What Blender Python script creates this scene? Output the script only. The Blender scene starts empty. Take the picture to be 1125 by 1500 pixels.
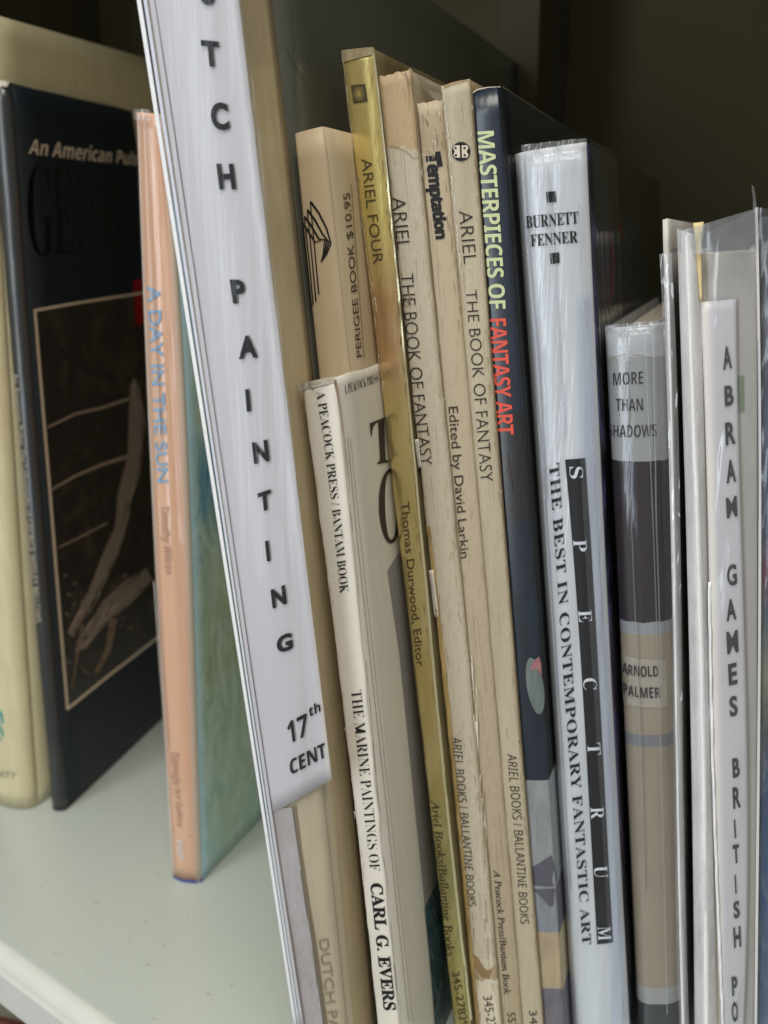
import bpy, bmesh, math, random
import numpy as np
from mathutils import Vector, noise as mn
from mathutils.geometry import tessellate_polygon
random.seed(7)
SC = bpy.context.scene
COL = SC.collection
# ------------------------------------------------------------------ camera
F = 1500.0                      # focal length in photo pixels (photo 1125 x 1500)
HC = 0.27                       # camera height above the shelf board
PITCH = math.atan(405 / F)
cam = bpy.data.cameras.new('camera'); camo = bpy.data.objects.new('camera', cam)
COL.objects.link(camo); SC.camera = camo
cam.sensor_fit = 'VERTICAL'; cam.sensor_height = 24; cam.lens = 24.0
cam.clip_start = 0.01; cam.clip_end = 50
camo.location = (0, 0, HC); camo.rotation_euler = (math.pi / 2 - PITCH, 0, 0)
cam.dof.use_dof = True; cam.dof.focus_distance = 0.288; cam.dof.aperture_fstop = 8.5
# ------------------------------------------------------------------ world and lamps
W = bpy.data.worlds.new('World'); SC.world = W; W.use_nodes = True
W.node_tree.nodes['Background'].inputs[0].default_value = (1.0, 0.95, 0.85, 1)
W.node_tree.nodes['Background'].inputs[1].default_value = 0.32
def area(name, loc, target, sx, sy, power, col):
    l = bpy.data.lights.new(name, 'AREA'); l.shape = 'RECTANGLE'; l.size = sx; l.size_y = sy
    l.energy = power; l.color = col
    o = bpy.data.objects.new(name, l); COL.objects.link(o); o.location = loc
    o.rotation_euler = (Vector(target) - Vector(loc)).to_track_quat('-Z', 'Y').to_euler()
    return o
area('window_light', (-1.15, -0.90, 0.45), (0.0, 0.3, 0.15), 0.40, 1.7, 11.0, (0.86, 0.95, 1.0))
area('room_light', (-0.25, -0.42, 1.55), (-0.05, 0.28, 0.0), 1.1, 0.75, 19.0, (1.0, 0.95, 0.86))
SC.view_settings.view_transform = 'Standard'; SC.view_settings.look = 'None'
SC.view_settings.exposure = 0.1; SC.view_settings.gamma = 1.0
SC.cycles.max_bounces = 10; SC.cycles.transparent_max_bounces = 12
SC.cycles.sample_clamp_indirect = 4.0
# ------------------------------------------------------------------ picture geometry helpers
CP, SP = math.cos(PITCH), math.sin(PITCH)
def ray(px, py):
    x = (px - 562.5) / F; y = (750 - py) / F
    return np.array([x, CP + y * SP, -SP + y * CP])
CAM = np.array([0, 0, HC])
def proj(P):
    d = np.asarray(P) - CAM
    f = d[1] * CP - d[2] * SP; u = d[1] * SP + d[2] * CP
    f = max(f, 1e-3)
    return 562.5 + F * d[0] / f, 750 - F * u / f
def floor_pt(px, py, z=0.0):
    r = ray(px, py); return CAM + r * ((z - HC) / r[2])
def az_of(vpx): return math.atan((vpx - 562.5) / (F * CP + 405 * SP))
def nz(x, y=0.0, z=0.0): return mn.noise(Vector((x, y, z)))
# ------------------------------------------------------------------ materials
class NM:
    def __init__(s, name):
        s.m = bpy.data.materials.new(name); s.m.use_nodes = True
        s.nt = s.m.node_tree; s.b = s.nt.nodes['Principled BSDF']; s.tc = None
    def n(s, t, **k):
        o = s.nt.nodes.new(t)
        for a, v in k.items(): setattr(o, a, v)
        return o
    def l(s, a, b): s.nt.links.new(a, b)
    def set(s, sock, v):
        if isinstance(v, bpy.types.NodeSocket): s.l(v, sock)
        elif isinstance(v, (tuple, list)) and len(v) == 3 and sock.type == 'RGBA': sock.default_value = (*v, 1)
        else: sock.default_value = v
    def coord(s, kind='Object'):
        if s.tc is None: s.tc = s.n('ShaderNodeTexCoord')
        return s.tc.outputs[kind]
    def mapv(s, v, scale):
        o = s.n('ShaderNodeMapping'); s.l(v, o.inputs[0]); o.inputs['Scale'].default_value = scale; return o.outputs[0]
    def noise(s, scale=(100, 100, 100), kind='Object', detail=4, rough=.55, dist=0):
        o = s.n('ShaderNodeTexNoise'); s.l(s.mapv(s.coord(kind), scale), o.inputs['Vector'])
        o.inputs['Scale'].default_value = 1; o.inputs['Detail'].default_value = detail
        o.inputs['Roughness'].default_value = rough; o.inputs['Distortion'].default_value = dist
        return o.outputs['Fac']
    def ramp(s, fac, stops, interp='LINEAR'):
        o = s.n('ShaderNodeValToRGB'); o.color_ramp.interpolation = interp; e = o.color_ramp.elements
        while len(e) > 1: e.remove(e[-1])
        for i, (p, c) in enumerate(stops):
            k = e[0] if i == 0 else e.new(p)
            k.position = p; k.color = (*c, 1) if len(c) == 3 else c
        s.set(o.inputs[0], fac); return o.outputs[0]
    def math(s, op, a, b=0.0, clamp=False):
        o = s.n('ShaderNodeMath', operation=op, use_clamp=clamp); s.set(o.inputs[0], a); s.set(o.inputs[1], b); return o.outputs[0]
    def mix(s, fac, a, b, mode='MIX'):
        o = s.n('ShaderNodeMix', data_type='RGBA', blend_type=mode)
        s.set(o.inputs[0], fac); s.set(o.inputs[6], a); s.set(o.inputs[7], b); return o.outputs[2]
    def sep(s, v):
        o = s.n('ShaderNodeSeparateXYZ'); s.l(v, o.inputs[0]); return o.outputs
    def rowv(s, wob=0.0, scale=(400, 400, 60)):
        v = s.sep(s.coord('UV'))[1]
        if wob: v = s.math('ADD', v, s.math('MULTIPLY', s.math('SUBTRACT', s.noise(scale), .5), wob))
        return v
    def bump(s, h, strength=.3, dist=.001, prev=None):
        o = s.n('ShaderNodeBump'); o.inputs['Strength'].default_value = strength; o.inputs['Distance'].default_value = dist
        s.set(o.inputs['Height'], h)
        if prev is not None: s.l(prev, o.inputs['Normal'])
        return o.outputs[0]
    def fin(s, col, rough=.6, coat=0, coat_r=.08, normal=None, coat_n=None, metal=0, spec=.5, sheen=0):
        b = s.b; s.set(b.inputs['Base Color'], col); s.set(b.inputs['Roughness'], rough)
        b.inputs['Coat Weight'].default_value = coat; b.inputs['Coat Roughness'].default_value = coat_r
        b.inputs['Metallic'].default_value = metal; b.inputs['Specular IOR Level'].default_value = spec
        if normal is not None: s.l(normal, b.inputs['Normal'])
        if coat_n is not None: s.l(coat_n, b.inputs['Coat Normal'])
        return s.m
def paper(name, col, rough=.75, mott=.10, scale=(260, 260, 60), bump=.25, coat=0, bands=None, wob=.0, dirt=None, fine=True, coat_r=.1, wrinkle=0, spec=.4):
    """printed paper or card: base colour (or horizontal bands by height), mottling, fine relief, optional gloss lamination"""
    k = NM(name)
    c = k.ramp(k.rowv(wob), [(p / 1500.0, cc) for p, cc in bands], 'CONSTANT') if bands else col
    n1 = k.noise(scale, detail=6)
    dk = k.mix(1.0, c if isinstance(c, bpy.types.NodeSocket) else (*col, 1), (1 - 2.2 * mott,) * 3, 'MULTIPLY') if bands else tuple(x * (1 - 2.2 * mott) for x in col)
    f = k.ramp(n1, [(.35, (0, 0, 0)), (.7, (1, 1, 1))])
    c2 = k.mix(f, dk, c)
    if dirt:
        n2 = k.noise((90, 90, 22), detail=8, rough=.7, dist=.6)
        c2 = k.mix(k.ramp(n2, [(.56, (0, 0, 0)), (.72, (1, 1, 1))]), c2, dirt)
    nm = k.bump(k.noise((1500, 1500, 900) if fine else (700, 700, 90), detail=5), bump, .0004)
    cn = None
    if wrinkle: cn = k.bump(k.noise((170, 170, 9), detail=3, dist=.3), wrinkle, .0015)
    return k.fin(c2, rough, coat, coat_r, nm, cn, spec=spec)
def plain(name, col, rough=.5, coat=0, metal=0):
    k = NM(name); n = k.noise((900, 900, 900), detail=3)
    return k.fin(k.mix(n, tuple(x * .85 for x in col), tuple(min(1, x * 1.1) for x in col)), rough, coat, metal=metal, spec=.25 if ('ink' in name or 'print' in name) else .5)
def film(name, tint=(.93, .95, 1), opac=.10, rough=.08, wr=.5, sc=(160, 160, 30), haze=.08, hcol=(.8, .82, .86)):
    """clear sleeve: mostly see-through, glossy, faintly milky"""
    k = NM(name); nt = k.nt; nt.nodes.remove(k.b); out = [n for n in nt.nodes if n.type == 'OUTPUT_MATERIAL'][0]
    t = k.n('ShaderNodeBsdfTransparent'); t.inputs[0].default_value = (*tint, 1)
    g = k.n('ShaderNodeBsdfGlossy'); g.inputs['Roughness'].default_value = rough; g.inputs['Color'].default_value = (1, 1, 1, 1)
    d = k.n('ShaderNodeBsdfDiffuse'); d.inputs[0].default_value = (*hcol, 1)
    h = k.noise(sc, detail=2, dist=.3)
    b = k.bump(h, wr, .002); k.l(b, g.inputs['Normal'])
    fr = k.n('ShaderNodeLayerWeight'); fr.inputs[0].default_value = .25; k.l(b, fr.inputs['Normal'])
    f = k.math('ADD', k.math('MULTIPLY', fr.outputs['Fresnel'], .45), opac * .25, clamp=True)
    m1 = k.n('ShaderNodeMixShader'); k.l(f, m1.inputs[0]); k.l(t.outputs[0], m1.inputs[1]); k.l(g.outputs[0], m1.inputs[2])
    m2 = k.n('ShaderNodeMixShader'); k.set(m2.inputs[0], k.math('MULTIPLY', k.noise((60, 60, 25), detail=6, rough=.7), haze * 2)); k.l(m1.outputs[0], m2.inputs[1]); k.l(d.outputs[0], m2.inputs[2])
    k.l(m2.outputs[0], out.inputs[0]); return k.m
INK = plain('black_ink', (.012, .012, .012), .55)
INKG = plain('glossy_black_ink', (.012, .012, .014), .3, .6)
PAGES = None
def pages_mat(name, col):
    k = NM(name); n = k.noise((5200, 30, 30), detail=2)
    return k.fin(k.mix(k.ramp(n, [(.35, (0, 0, 0)), (.65, (1, 1, 1))]), tuple(x * .55 for x in col), col), .85, normal=k.bump(n, .5, .0005))
PAGES = pages_mat('page_edges', (.62, .56, .44))
# ------------------------------------------------------------------ object helpers
def link(name, me, mat=None, parent=None, smooth=True):
    o = bpy.data.objects.new(name, me); COL.objects.link(o)
    if mat: me.materials.append(mat)
    if parent: o.parent = parent
    if smooth:
        for p in me.polygons: p.use_smooth = True
    return o
def tag(o, label=None, cat=None, group=None, kind=None):
    for k, v in (('label', label), ('category', cat), ('group', group), ('kind', kind)):
        if v: o[k] = v
    return o
def mesh_from(name, vs, fs, uvs=None):
    me = bpy.data.meshes.new(name); me.from_pydata([tuple(v) for v in vs], [], fs)
    if uvs is not None:
        l = me.uv_layers.new(name='UVMap')
        idx = np.zeros(len(me.loops), dtype=np.int32); me.loops.foreach_get('vertex_index', idx)
        l.data.foreach_set('uv', np.asarray(uvs, dtype=np.float32)[idx].ravel())
    me.update(); return me
def grid_faces(nr, nc, flip=False):
    fs = []
    for i in range(nr - 1):
        for j in range(nc - 1):
            a = i * nc + j; f = (a, a + nc, a + nc + 1, a + 1)
            fs.append(f[::-1] if flip else f)
    return fs
def solid(o, t, off=-1):
    m = o.modifiers.new('Solidify', 'SOLIDIFY'); m.thickness = t; m.offset = off; m.use_even_offset = False
# ------------------------------------------------------------------ lettering
def style(txt, st):
    if st in (None, 'plain'): return txt
    base = {'serifb': (0x1D400, 0x1D41A, 0x1D7CE), 'ital': (0x1D434, 0x1D44E, None), 'bital': (0x1D468, 0x1D482, None),
            'sansb': (0x1D5D4, 0x1D5EE, 0x1D7EC), 'sansi': (0x1D608, 0x1D622, None)}[st]
    r = ''
    for c in txt:
        if 'A' <= c <= 'Z': r += chr(base[0] + ord(c) - 65)
        elif 'a' <= c <= 'z': r += '\u210e' if (st == 'ital' and c == 'h') else chr(base[1] + ord(c) - 97)
        elif '0' <= c <= '9' and base[2]: r += chr(base[2] + ord(c) - 48)
        else: r += c
    return r
_tc = {}
def text_mesh(txt, st=None, off=0.0, space=1.0):
    key = (txt, st, off, space)
    if key in _tc: return _tc[key]
    def mk(t):
        c = bpy.data.curves.new('tmp', 'FONT'); c.body = style(t, st); c.offset = off; c.space_character = space; c.resolution_u = 4
        o = bpy.data.objects.new('tmp', c); COL.objects.link(o)
        me = o.to_mesh()
        v = np.array([tuple(x.co) for x in me.vertices]); f = [tuple(p.vertices) for p in me.polygons]
        o.to_mesh_clear(); bpy.data.objects.remove(o); bpy.data.curves.remove(c)
        return v, f
    v, f = mk(txt); h, _ = mk('H')
    v = v.copy(); x0, x1 = v[:, 0].min(), v[:, 0].max()
    v[:, 0] = (v[:, 0] - x0) / (x1 - x0); v[:, 1] = (v[:, 1] - h[:, 1].min()) / (h[:, 1].max() - h[:, 1].min())
    _tc[key] = (v[:, :2], f); return _tc[key]
# ------------------------------------------------------------------ the book builder
class Book:
    def __init__(s, name, label, vp, q, L, R, w, prof=(.0008, .0008, .0), deg=2, cat='book', group=None, jit=0.0, nr=44, nc=21, wave=0.0):
        s.az = az_of(vp); s.n = np.array([math.sin(s.az), math.cos(s.az), 0]); s.u = np.array([math.cos(s.az), -math.sin(s.az), 0])
        s.q = q; s.w = w; s.rl, s.rr, s.bul = prof; s.wave = wave; s.nr, s.nc = nr, nc; s.seed = random.random() * 50
        def fit(pts):
            sz = np.array([s.pl(*p) for p in pts]); d = min(deg, len(pts) - 1)
            return np.polyfit(sz[:, 1], sz[:, 0], d), sz
        s.cL, a = fit(L); s.cR, b = fit(R)
        s.zLt, s.zRt = a[0, 1], b[0, 1]
        s.wd = abs(s.R(.1) - s.L(.1))
        lean = (s.L(0.0) - s.L(s.zLt)) / s.zLt
        s.zLb, s.zRb = (0.0004, max(.0004, s.wd * lean)) if lean > 0 else (max(.0004, -s.wd * lean), .0004)
        s.jit = jit; s.s0 = s.L(s.zLb)
        s.o = bpy.data.objects.new(name, None); COL.objects.link(s.o); s.o.empty_display_size = .02
        s.o.location = tuple(s.n * s.q + s.u * s.s0); s.o.rotation_euler = (0, 0, -s.az)
        tag(s.o, label, cat, group)
    def pl(s, px, py, d=0.0):
        r = ray(px, py); t = (s.q + d) / (r @ s.n); P = CAM + r * t; return P @ s.u, P[2]
    def L(s, z): return np.polyval(s.cL, z)
    def R(s, z): return np.polyval(s.cR, z)
    def prof(s, u, z=0.0, flat=False):
        u_ = min(1, max(0, u)); wd = s.wd; c = 0
        if not flat:
            for r, t in ((s.rl, u_), (s.rr, 1 - u_)):
                if r > 0:
                    e = min(.45, 1.15 * r / wd)
                    if t < e: c += r * (1 - math.sqrt(max(0, 1 - (1 - t / e) ** 2)))
        b = s.bul * (1 - (2 * u_ - 1) ** 2)
        if s.wave: b += s.wave * (nz(u_ * 4.5 + s.seed, z * 5, s.seed) + .5 * nz(u_ * 11, z * 9, s.seed)) * math.sin(math.pi * u_) ** .5 if 0 < u_ < 1 else 0
        return c - b
    def loc(s, sx, d, z): return (sx - s.s0, d, z)
    def world(s, sx, d, z): return s.n * (s.q + d) + s.u * sx + np.array([0, 0, z])
    def add(s, name, me, mat, label=None, parent=None, smooth=True):
        o = link(name, me, mat, parent or s.o, smooth)
        if label: o['label'] = label
        return o
    def spine(s, mat, name='spine', th=.0004, label=None, top=None):
        vs, uv = [], []
        for i in range(s.nr):
            f = i / (s.nr - 1)
            zl = s.zLt + (s.zLb - s.zLt) * f; zr = s.zRt + (s.zRb - s.zRt) * f
            for j in range(s.nc):
                t = j / (s.nc - 1); u = .5 - .5 * math.cos(math.pi * t)
                z = zl + (zr - zl) * u
                if s.jit:
                    if i == 0: z += s.jit * 2.2 * nz(u * 6, s.seed)
                    js = s.jit * (nz(z * 90, u * 3, s.seed) + .5 * nz(z * 260, u * 3, s.seed))
                else: js = 0
                if top and i < 4: z += top(u) * (1 - i / 4)
                a, b = s.L(z), s.R(z); sx = a + (b - a) * u + js
                d = s.prof(u, z)
                vs.append(s.loc(sx, d, z)); uv.append((u, proj(s.world(sx, 0, z))[1] / 1500))
        o = s.add(name, mesh_from(name, vs, grid_faces(s.nr, s.nc, False), uv), mat, label)
        solid(o, th); return o
    def cover(s, mat, side=1, name=None, th=.0006, d0=None, d1=None, nd=16, label=None, sag=0.0, inset=0.0, top=None):
        d0 = (s.rr if side > 0 else s.rl) if d0 is None else d0; d1 = s.w if d1 is None else d1
        vs, uv = [], []
        for i in range(s.nr):
            f = i / (s.nr - 1)
            zt, zb = (s.zRt, s.zRb) if side > 0 else (s.zLt, s.zLb)
            z0 = zt + (zb - zt) * f
            for j in range(nd):
                t = j / (nd - 1); d = d0 + (d1 - d0) * t
                z = z0
                if s.jit and i == 0: z += s.jit * 2 * nz(d * 150, s.seed, 3)
                if top and i < 4: z += top(d) * (1 - i / 4)
                sx = (s.R(z0) if side > 0 else s.L(z0)) + side * (sag * math.sin(math.pi * t) - inset * math.exp(-d / .004))
                vs.append(s.loc(sx, d, z)); uv.append((d / .1, proj(s.world(s.R(z0), 0, z0))[1] / 1500))
        nm = name or ('front_cover' if side > 0 else 'back_cover')
        o = s.add(nm, mesh_from(nm, vs, grid_faces(s.nr, nd, side < 0), uv), mat, label)
        solid(o, th, -1); return o
    def pages(s, mat=None, gap=.0007, dtop=.0, dfore=.0, d0=.001, name='pages'):
        vs = []
        NR = s.nr; NCC = 6
        for i in range(NR):
            f = i / (NR - 1)
            zl = (s.zLt - dtop) + (s.zLb + dtop * .6 - s.zLt + dtop) * f; zr = (s.zRt - dtop) + (s.zRb + dtop * .6 - s.zRt + dtop) * f
            a = s.L(zl) + gap; b = s.R(zr) - gap
            for k in range(NCC):
                t = k / (NCC - 1); vs.append(s.loc(a + (b - a) * t, max(s.rl, d0) + .0006 if 0 < t < 1 else max(s.rl, s.rr, d0) + .0006, zl + (zr - zl) * t))
            for k in range(NCC):
                t = 1 - k / (NCC - 1); vs.append(s.loc(a + (b - a) * t, s.w - dfore, zl + (zr - zl) * t))
        P = 2 * NCC; fs = []
        for i in range(NR - 1):
            for k in range(P):
                fs.append((i * P + k, i * P + (k + 1) % P, (i + 1) * P + (k + 1) % P, (i + 1) * P + k))
        for base, fl in ((0, True), ((NR - 1) * P, False)):
            for k in range(NCC - 1):
                q = (base + k, base + k + 1, base + P - 2 - k, base + P - 1 - k); fs.append(q[::-1] if fl else q)
        return s.add(name, mesh_from(name, vs, fs), mat or PAGES, smooth=False)
    # surface coordinates of picture points
    def sc(s, px, py, face='spine', lift=.0):
        if face == 'spine':
            d = 0
            for _ in range(4):
                a, z = s.pl(px, py, d); u = (a - s.L(z)) / (s.R(z) - s.L(z)); d = s.prof(u, z, True) - lift
            return np.array([a, z])
        r = ray(px, py); z = .15
        for _ in range(12):
            t = (s.R(z) + lift) / (r @ s.u); z = .5 * z + .5 * (CAM + r * t)[2]
        P = CAM + r * ((s.R(z) + lift) / (r @ s.u))
        return np.array([P @ s.n - s.q, P[2]])
    def place(s, a, z, face, lift, flat=False):
        if face == 'spine':
            u = (a - s.L(z)) / (s.R(z) - s.L(z)); return s.loc(a, s.prof(u, z, flat) - lift, z)
        return s.loc(s.R(z) + lift, a, z)
    def put(s, name, pts2, faces, mat, face, lift, flat=False, label=None, cut=.0016, parent=None):
        bm = bmesh.new(); bv = [bm.verts.new((p[0], p[1], 0)) for p in pts2]
        for f in faces:
            try: bm.faces.new([bv[i] for i in f])
            except ValueError: pass
        if face == 'spine' and cut:
            xs = [p[0] for p in pts2]; x = min(xs) + cut
            while x < max(xs):
                g = bm.verts[:] + bm.edges[:] + bm.faces[:]; bmesh.ops.bisect_plane(bm, geom=g, plane_co=(x, 0, 0), plane_no=(1, 0, 0), dist=1e-7); x += cut
        ys = [p[1] for p in pts2]
        if max(ys) - min(ys) > .025:
            y = min(ys) + .006
            while y < max(ys):
                g = bm.verts[:] + bm.edges[:] + bm.faces[:]; bmesh.ops.bisect_plane(bm, geom=g, plane_co=(0, y, 0), plane_no=(0, 1, 0), dist=1e-7); y += .006
        bm.normal_update()
        for v in bm.verts:
            v.co = s.place(v.co.x, v.co.y, face, lift, flat)
        me = bpy.data.meshes.new(name); bm.to_mesh(me); bm.free()
        return s.add(name, me, mat, label, parent, smooth=False)
    def text(s, txt, b, t, mat=INK, face='spine', st=None, off=0.0, space=1.0, lift=.00022, name='lettering', label=None, jitter=0, flat=False, parent=None):
        """b: picture points along the baseline, t: matching points along the cap line"""
        B = np.array([s.sc(*p, face=face) for p in b]); T = np.array([s.sc(*p, face=face) for p in t])
        def along(Q, x):
            seg = np.r_[0, np.cumsum(np.linalg.norm(np.diff(Q, axis=0), axis=1))]; seg /= seg[-1]
            return np.array([np.interp(x, seg, Q[:, 0]), np.interp(x, seg, Q[:, 1])])
        v, f = text_mesh(txt, st, off, space); pts = []
        for x, y in v:
            p, q = along(B, x), along(T, x); pts.append(p + (q - p) * y)
        return s.put(name, pts, f, mat, face, lift, flat, label, parent=parent)
    def letter(s, ch, x0, y0, x1, y1, m=0.0, sk=0.0, mat=INK, st=None, lift=.0008, off=0.042, flat=True, face='spine'):
        """one upright letter filling the picture box, its baseline rising by slope m, its stem leaning sk"""
        wpx = x1 - x0; h = (y1 - y0) - abs(m) * wpx; W = wpx - abs(sk) * h
        bl = (x0 + (sk * h if sk > 0 else 0), y1 if m < 0 else y1 - m * wpx); br = (bl[0] + W, bl[1] + m * W)
        up = (-sk * h, -h)
        return s.text(ch, [bl, br], [(bl[0] + up[0], bl[1] + up[1]), (br[0] + up[0], br[1] + up[1])], mat, face, st, off, 1.0, lift, 'letter', flat=flat)
    def decal(s, name, pts, mat, face='spine', lift=.00012, flat=False, label=None, parent=None):
        P = [s.sc(*p, face=face) for p in pts]
        tr = tessellate_polygon([[Vector((p[0], p[1], 0)) for p in P]])
        return s.put(name, P, [tuple(t) for t in tr], mat, face, lift, flat, label, parent=parent)
    def strokes(s, name, lines, mat, face='spine', lift=.0002, label=None, parent=None):
        """lines: list of (points, start width px, end width px) in picture pixels"""
        pts, fs = [], []
        for ps, w0, w1 in lines:
            base = len(pts); n = len(ps)
            for i, p in enumerate(ps):
                a = ps[max(0, i - 1)]; b = ps[min(n - 1, i + 1)]; dx, dy = b[0] - a[0], b[1] - a[1]; l = math.hypot(dx, dy) or 1
                wv = (w0 + (w1 - w0) * i / (n - 1)) / 2
                for sg in (-1, 1): pts.append(s.sc(p[0] - sg * dy / l * wv, p[1] + sg * dx / l * wv, face=face))
            for i in range(n - 1): fs.append((base + 2 * i, base + 2 * i + 1, base + 2 * i + 3, base + 2 * i + 2))
        return s.put(name, pts, fs, mat, face, lift, label=label, cut=None, parent=parent)
    def sheet(s, name, L, R, mat, lift=.001, nr=40, nc=10, wob=0.0, flat=True, label=None, th=0.0, face='spine', wf=40, roll=0.0, parent=None, smooth=True):
        """a loose sheet lying on a face, between two picture polylines"""
        vs, uv = [], []
        L = np.array(L, float); R = np.array(R, float)
        def fn(Q):
            if len(Q) >= 5 and smooth:
                cc = np.polyfit(Q[:, 1] / 1000, Q[:, 0], 3); return lambda y: np.polyval(cc, y / 1000)
            return lambda y: np.interp(y, Q[:, 1], Q[:, 0])
        fl, fr = fn(L), fn(R)
        for i in range(nr):
            f = i / (nr - 1)
            yl = L[0, 1] + (L[-1, 1] - L[0, 1]) * f; yr = R[0, 1] + (R[-1, 1] - R[0, 1]) * f
            a = s.sc(fl(yl), yl, face); b = s.sc(fr(yr), yr, face)
            for j in range(nc):
                t = j / (nc - 1); p = a + (b - a) * t
                w_ = wob * (nz(p[0] * wf * 6, p[1] * wf, s.seed + lift * 1e4) + .4 * nz(p[0] * wf * 20, p[1] * wf * 5, s.seed)) + roll * math.sin(math.pi * t)
                vs.append(s.place(p[0], p[1], face, lift + w_, flat)); uv.append((t, (yl + (yr - yl) * t) / 1500))
        o = s.add(name, mesh_from(name, vs, grid_faces(nr, nc, False), uv), mat, label, parent)
        if th: solid(o, th)
        return o
def cover_film(b, name, d0, d1, dz, mat, lift=.0008, wob=.0008, wf=10, nr=40, nc=16, dz1=None):
    vs = []; dz1 = dz if dz1 is None else dz1
    for i in range(nr):
        for j in range(nc):
            t = j / (nc - 1); d = d0 + (d1 - d0) * t; zt = b.zRt + dz + (dz1 - dz) * t; z = zt + (b.zRb - zt) * i / (nr - 1)
            vs.append(b.loc(b.R(z) + lift + wob * nz(d * wf * 4, z * wf, b.seed), d, z))
    return b.add(name, mesh_from(name, vs, grid_faces(nr, nc, True)), mat)
def ell(cx, cy, rx, ry, n=28, a0=0, a1=360, tilt=0):
    r = []
    for i in range(n + (0 if a1 - a0 == 360 else 1)):
        a = math.radians(a0 + (a1 - a0) * i / n); x, y = rx * math.cos(a), ry * math.sin(a); c, d = math.cos(tilt), math.sin(tilt)
        r.append((cx + x * c - y * d, cy + x * d + y * c))
    return r
def glint_rolls(b, lists, w=3.0, mat=None, lift=.0014, roll=.0007):  # narrow raised film rolls, added to catch streak highlights along the spines
    for P in lists:
        b.sheet('film_glint_roll', shift(P, -w / 2), shift(P, w / 2), mat or GLINT_FILM, lift, 60, 5, .0002, flat=False, wf=12, roll=roll)
def cracks(b, name, path, n, spread, mats, seed, ln=(6, 22), wd=(.4, 1.3), face='spine', lift=.00016):
    rr = random.Random(seed); ys = [p[1] for p in path]; xs = [p[0] for p in path]; gr = [[] for _ in mats]
    for _ in range(n):
        y = rr.uniform(ys[0], ys[-1]); l = rr.uniform(*ln); x0 = rr.gauss(0, spread); pts = []
        for q in range(4):
            yy = y + l * q / 3; pts.append((np.interp(yy, ys, xs) + x0 + rr.uniform(-.7, .7), yy))
        gr[rr.randrange(len(mats))].append((pts, rr.uniform(*wd), .25))
    for g, m in zip(gr, mats):
        if g: b.strokes(name, g, m, face, lift)['kind'] = 'stuff'
def shift(P, dx): return [(x + (dx(y) if callable(dx) else dx), y) for x, y in P]
GLINT_FILM = film('film_glint_roll', wr=.2, opac=1.1, haze=.04, rough=.2)
# ================================================================== the setting
def box(name, corners, z0, z1, mat, kind='structure'):
    n = len(corners); vs = [(x, y, z0) for x, y in corners] + [(x, y, z1) for x, y in corners]
    fs = [tuple(range(n))[::-1], tuple(range(n, 2 * n))] + [(i, (i + 1) % n, n + (i + 1) % n, n + i) for i in range(n)]
    o = link(name, mesh_from(name, vs, fs), mat, smooth=False); o['kind'] = kind
    return o
k = NM('painted_shelf')
pn = k.noise((9, 9, 9), detail=3); spk = k.noise((420, 420, 420), detail=2, rough=.4)
c = k.mix(pn, (.475, .535, .505), (.535, .595, .565))
c = k.mix(k.ramp(spk, [(.80, (0, 0, 0)), (.84, (1, 1, 1))]), c, (.42, .43, .40))
SHELF = k.fin(c, k.ramp(k.noise((60, 60, 60)), [(.3, (.28,) * 3), (.7, (.42,) * 3)]), coat=.25, coat_r=.2, normal=k.bump(k.noise((240, 240, 240), detail=3), .12, .0006))
k = NM('shelf_edge_paint'); EDGE = k.fin(k.mix(k.noise((80, 80, 80)), (.58, .60, .57), (.66, .68, .65)), .35, .3, normal=k.bump(k.noise((300, 300, 300)), .15, .0005))
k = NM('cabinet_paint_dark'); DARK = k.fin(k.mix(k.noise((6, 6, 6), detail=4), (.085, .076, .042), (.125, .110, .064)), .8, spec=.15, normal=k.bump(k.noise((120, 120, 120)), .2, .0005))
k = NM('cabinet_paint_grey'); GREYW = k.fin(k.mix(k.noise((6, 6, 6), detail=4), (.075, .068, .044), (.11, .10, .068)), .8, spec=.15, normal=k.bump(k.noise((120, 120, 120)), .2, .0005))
A = floor_pt(0, 1402); B = floor_pt(148, 1512)
e = (B - A)[:2]; e /= np.linalg.norm(e); nb = np.array([-e[1], e[0]])   # along the edge, into the shelf
if nb[1] < 0: nb = -nb
A2 = A[:2]
def shelf_profile():
    """shelf board swept along its front edge, the edge eased and with a shallow lip"""
    prof = [(1.1, 0), (.012, 0), (.009, .0002), (.006, .0006)]
    pr = [(1.15, 0.0)]
    for i in range(9):
        a = math.radians(90 * i / 8); pr.append((.007 - .007 * math.sin(a), -.007 + .007 * math.cos(a)))
    pr += [(-.0008, -.0078), (-.0008, -.022), (.0015, -.0235), (1.15, -.0235)]
    vs, fs = [], []
    for t in (-.9, .9):
        for d, z in pr: p = A2 + e * t + nb * d; vs.append((p[0], p[1], z))
    n = len(pr)
    for i in range(n): fs.append((i, (i + 1) % n, n + (i + 1) % n, n + i))
    fs += [tuple(range(n))[::-1], tuple(range(n, 2 * n))]
    me = mesh_from('shelf_board', vs, fs); me.materials.append(SHELF); me.materials.append(EDGE)
    for i, p in enumerate(me.polygons):
        p.material_index = 1 if (2 <= i <= n - 3) else 0; p.use_smooth = i <= 9
    o = bpy.data.objects.new('shelf_board', me); COL.objects.link(o); o['kind'] = 'structure'
shelf_profile()
VP = 1110; az = az_of(VP); N = np.array([math.sin(az), math.cos(az)]); U = np.array([math.cos(az), -math.sin(az)])
def P2(s_, q_): p = U * s_ + N * q_; return (p[0], p[1])
QW = .66
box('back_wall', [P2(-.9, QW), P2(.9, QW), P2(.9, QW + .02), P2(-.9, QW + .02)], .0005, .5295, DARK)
box('side_wall', [P2(.26, .34), P2(.28, .34), P2(.28, QW - .001), P2(.26, QW - .001)], .0005, .5295, DARK)
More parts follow.
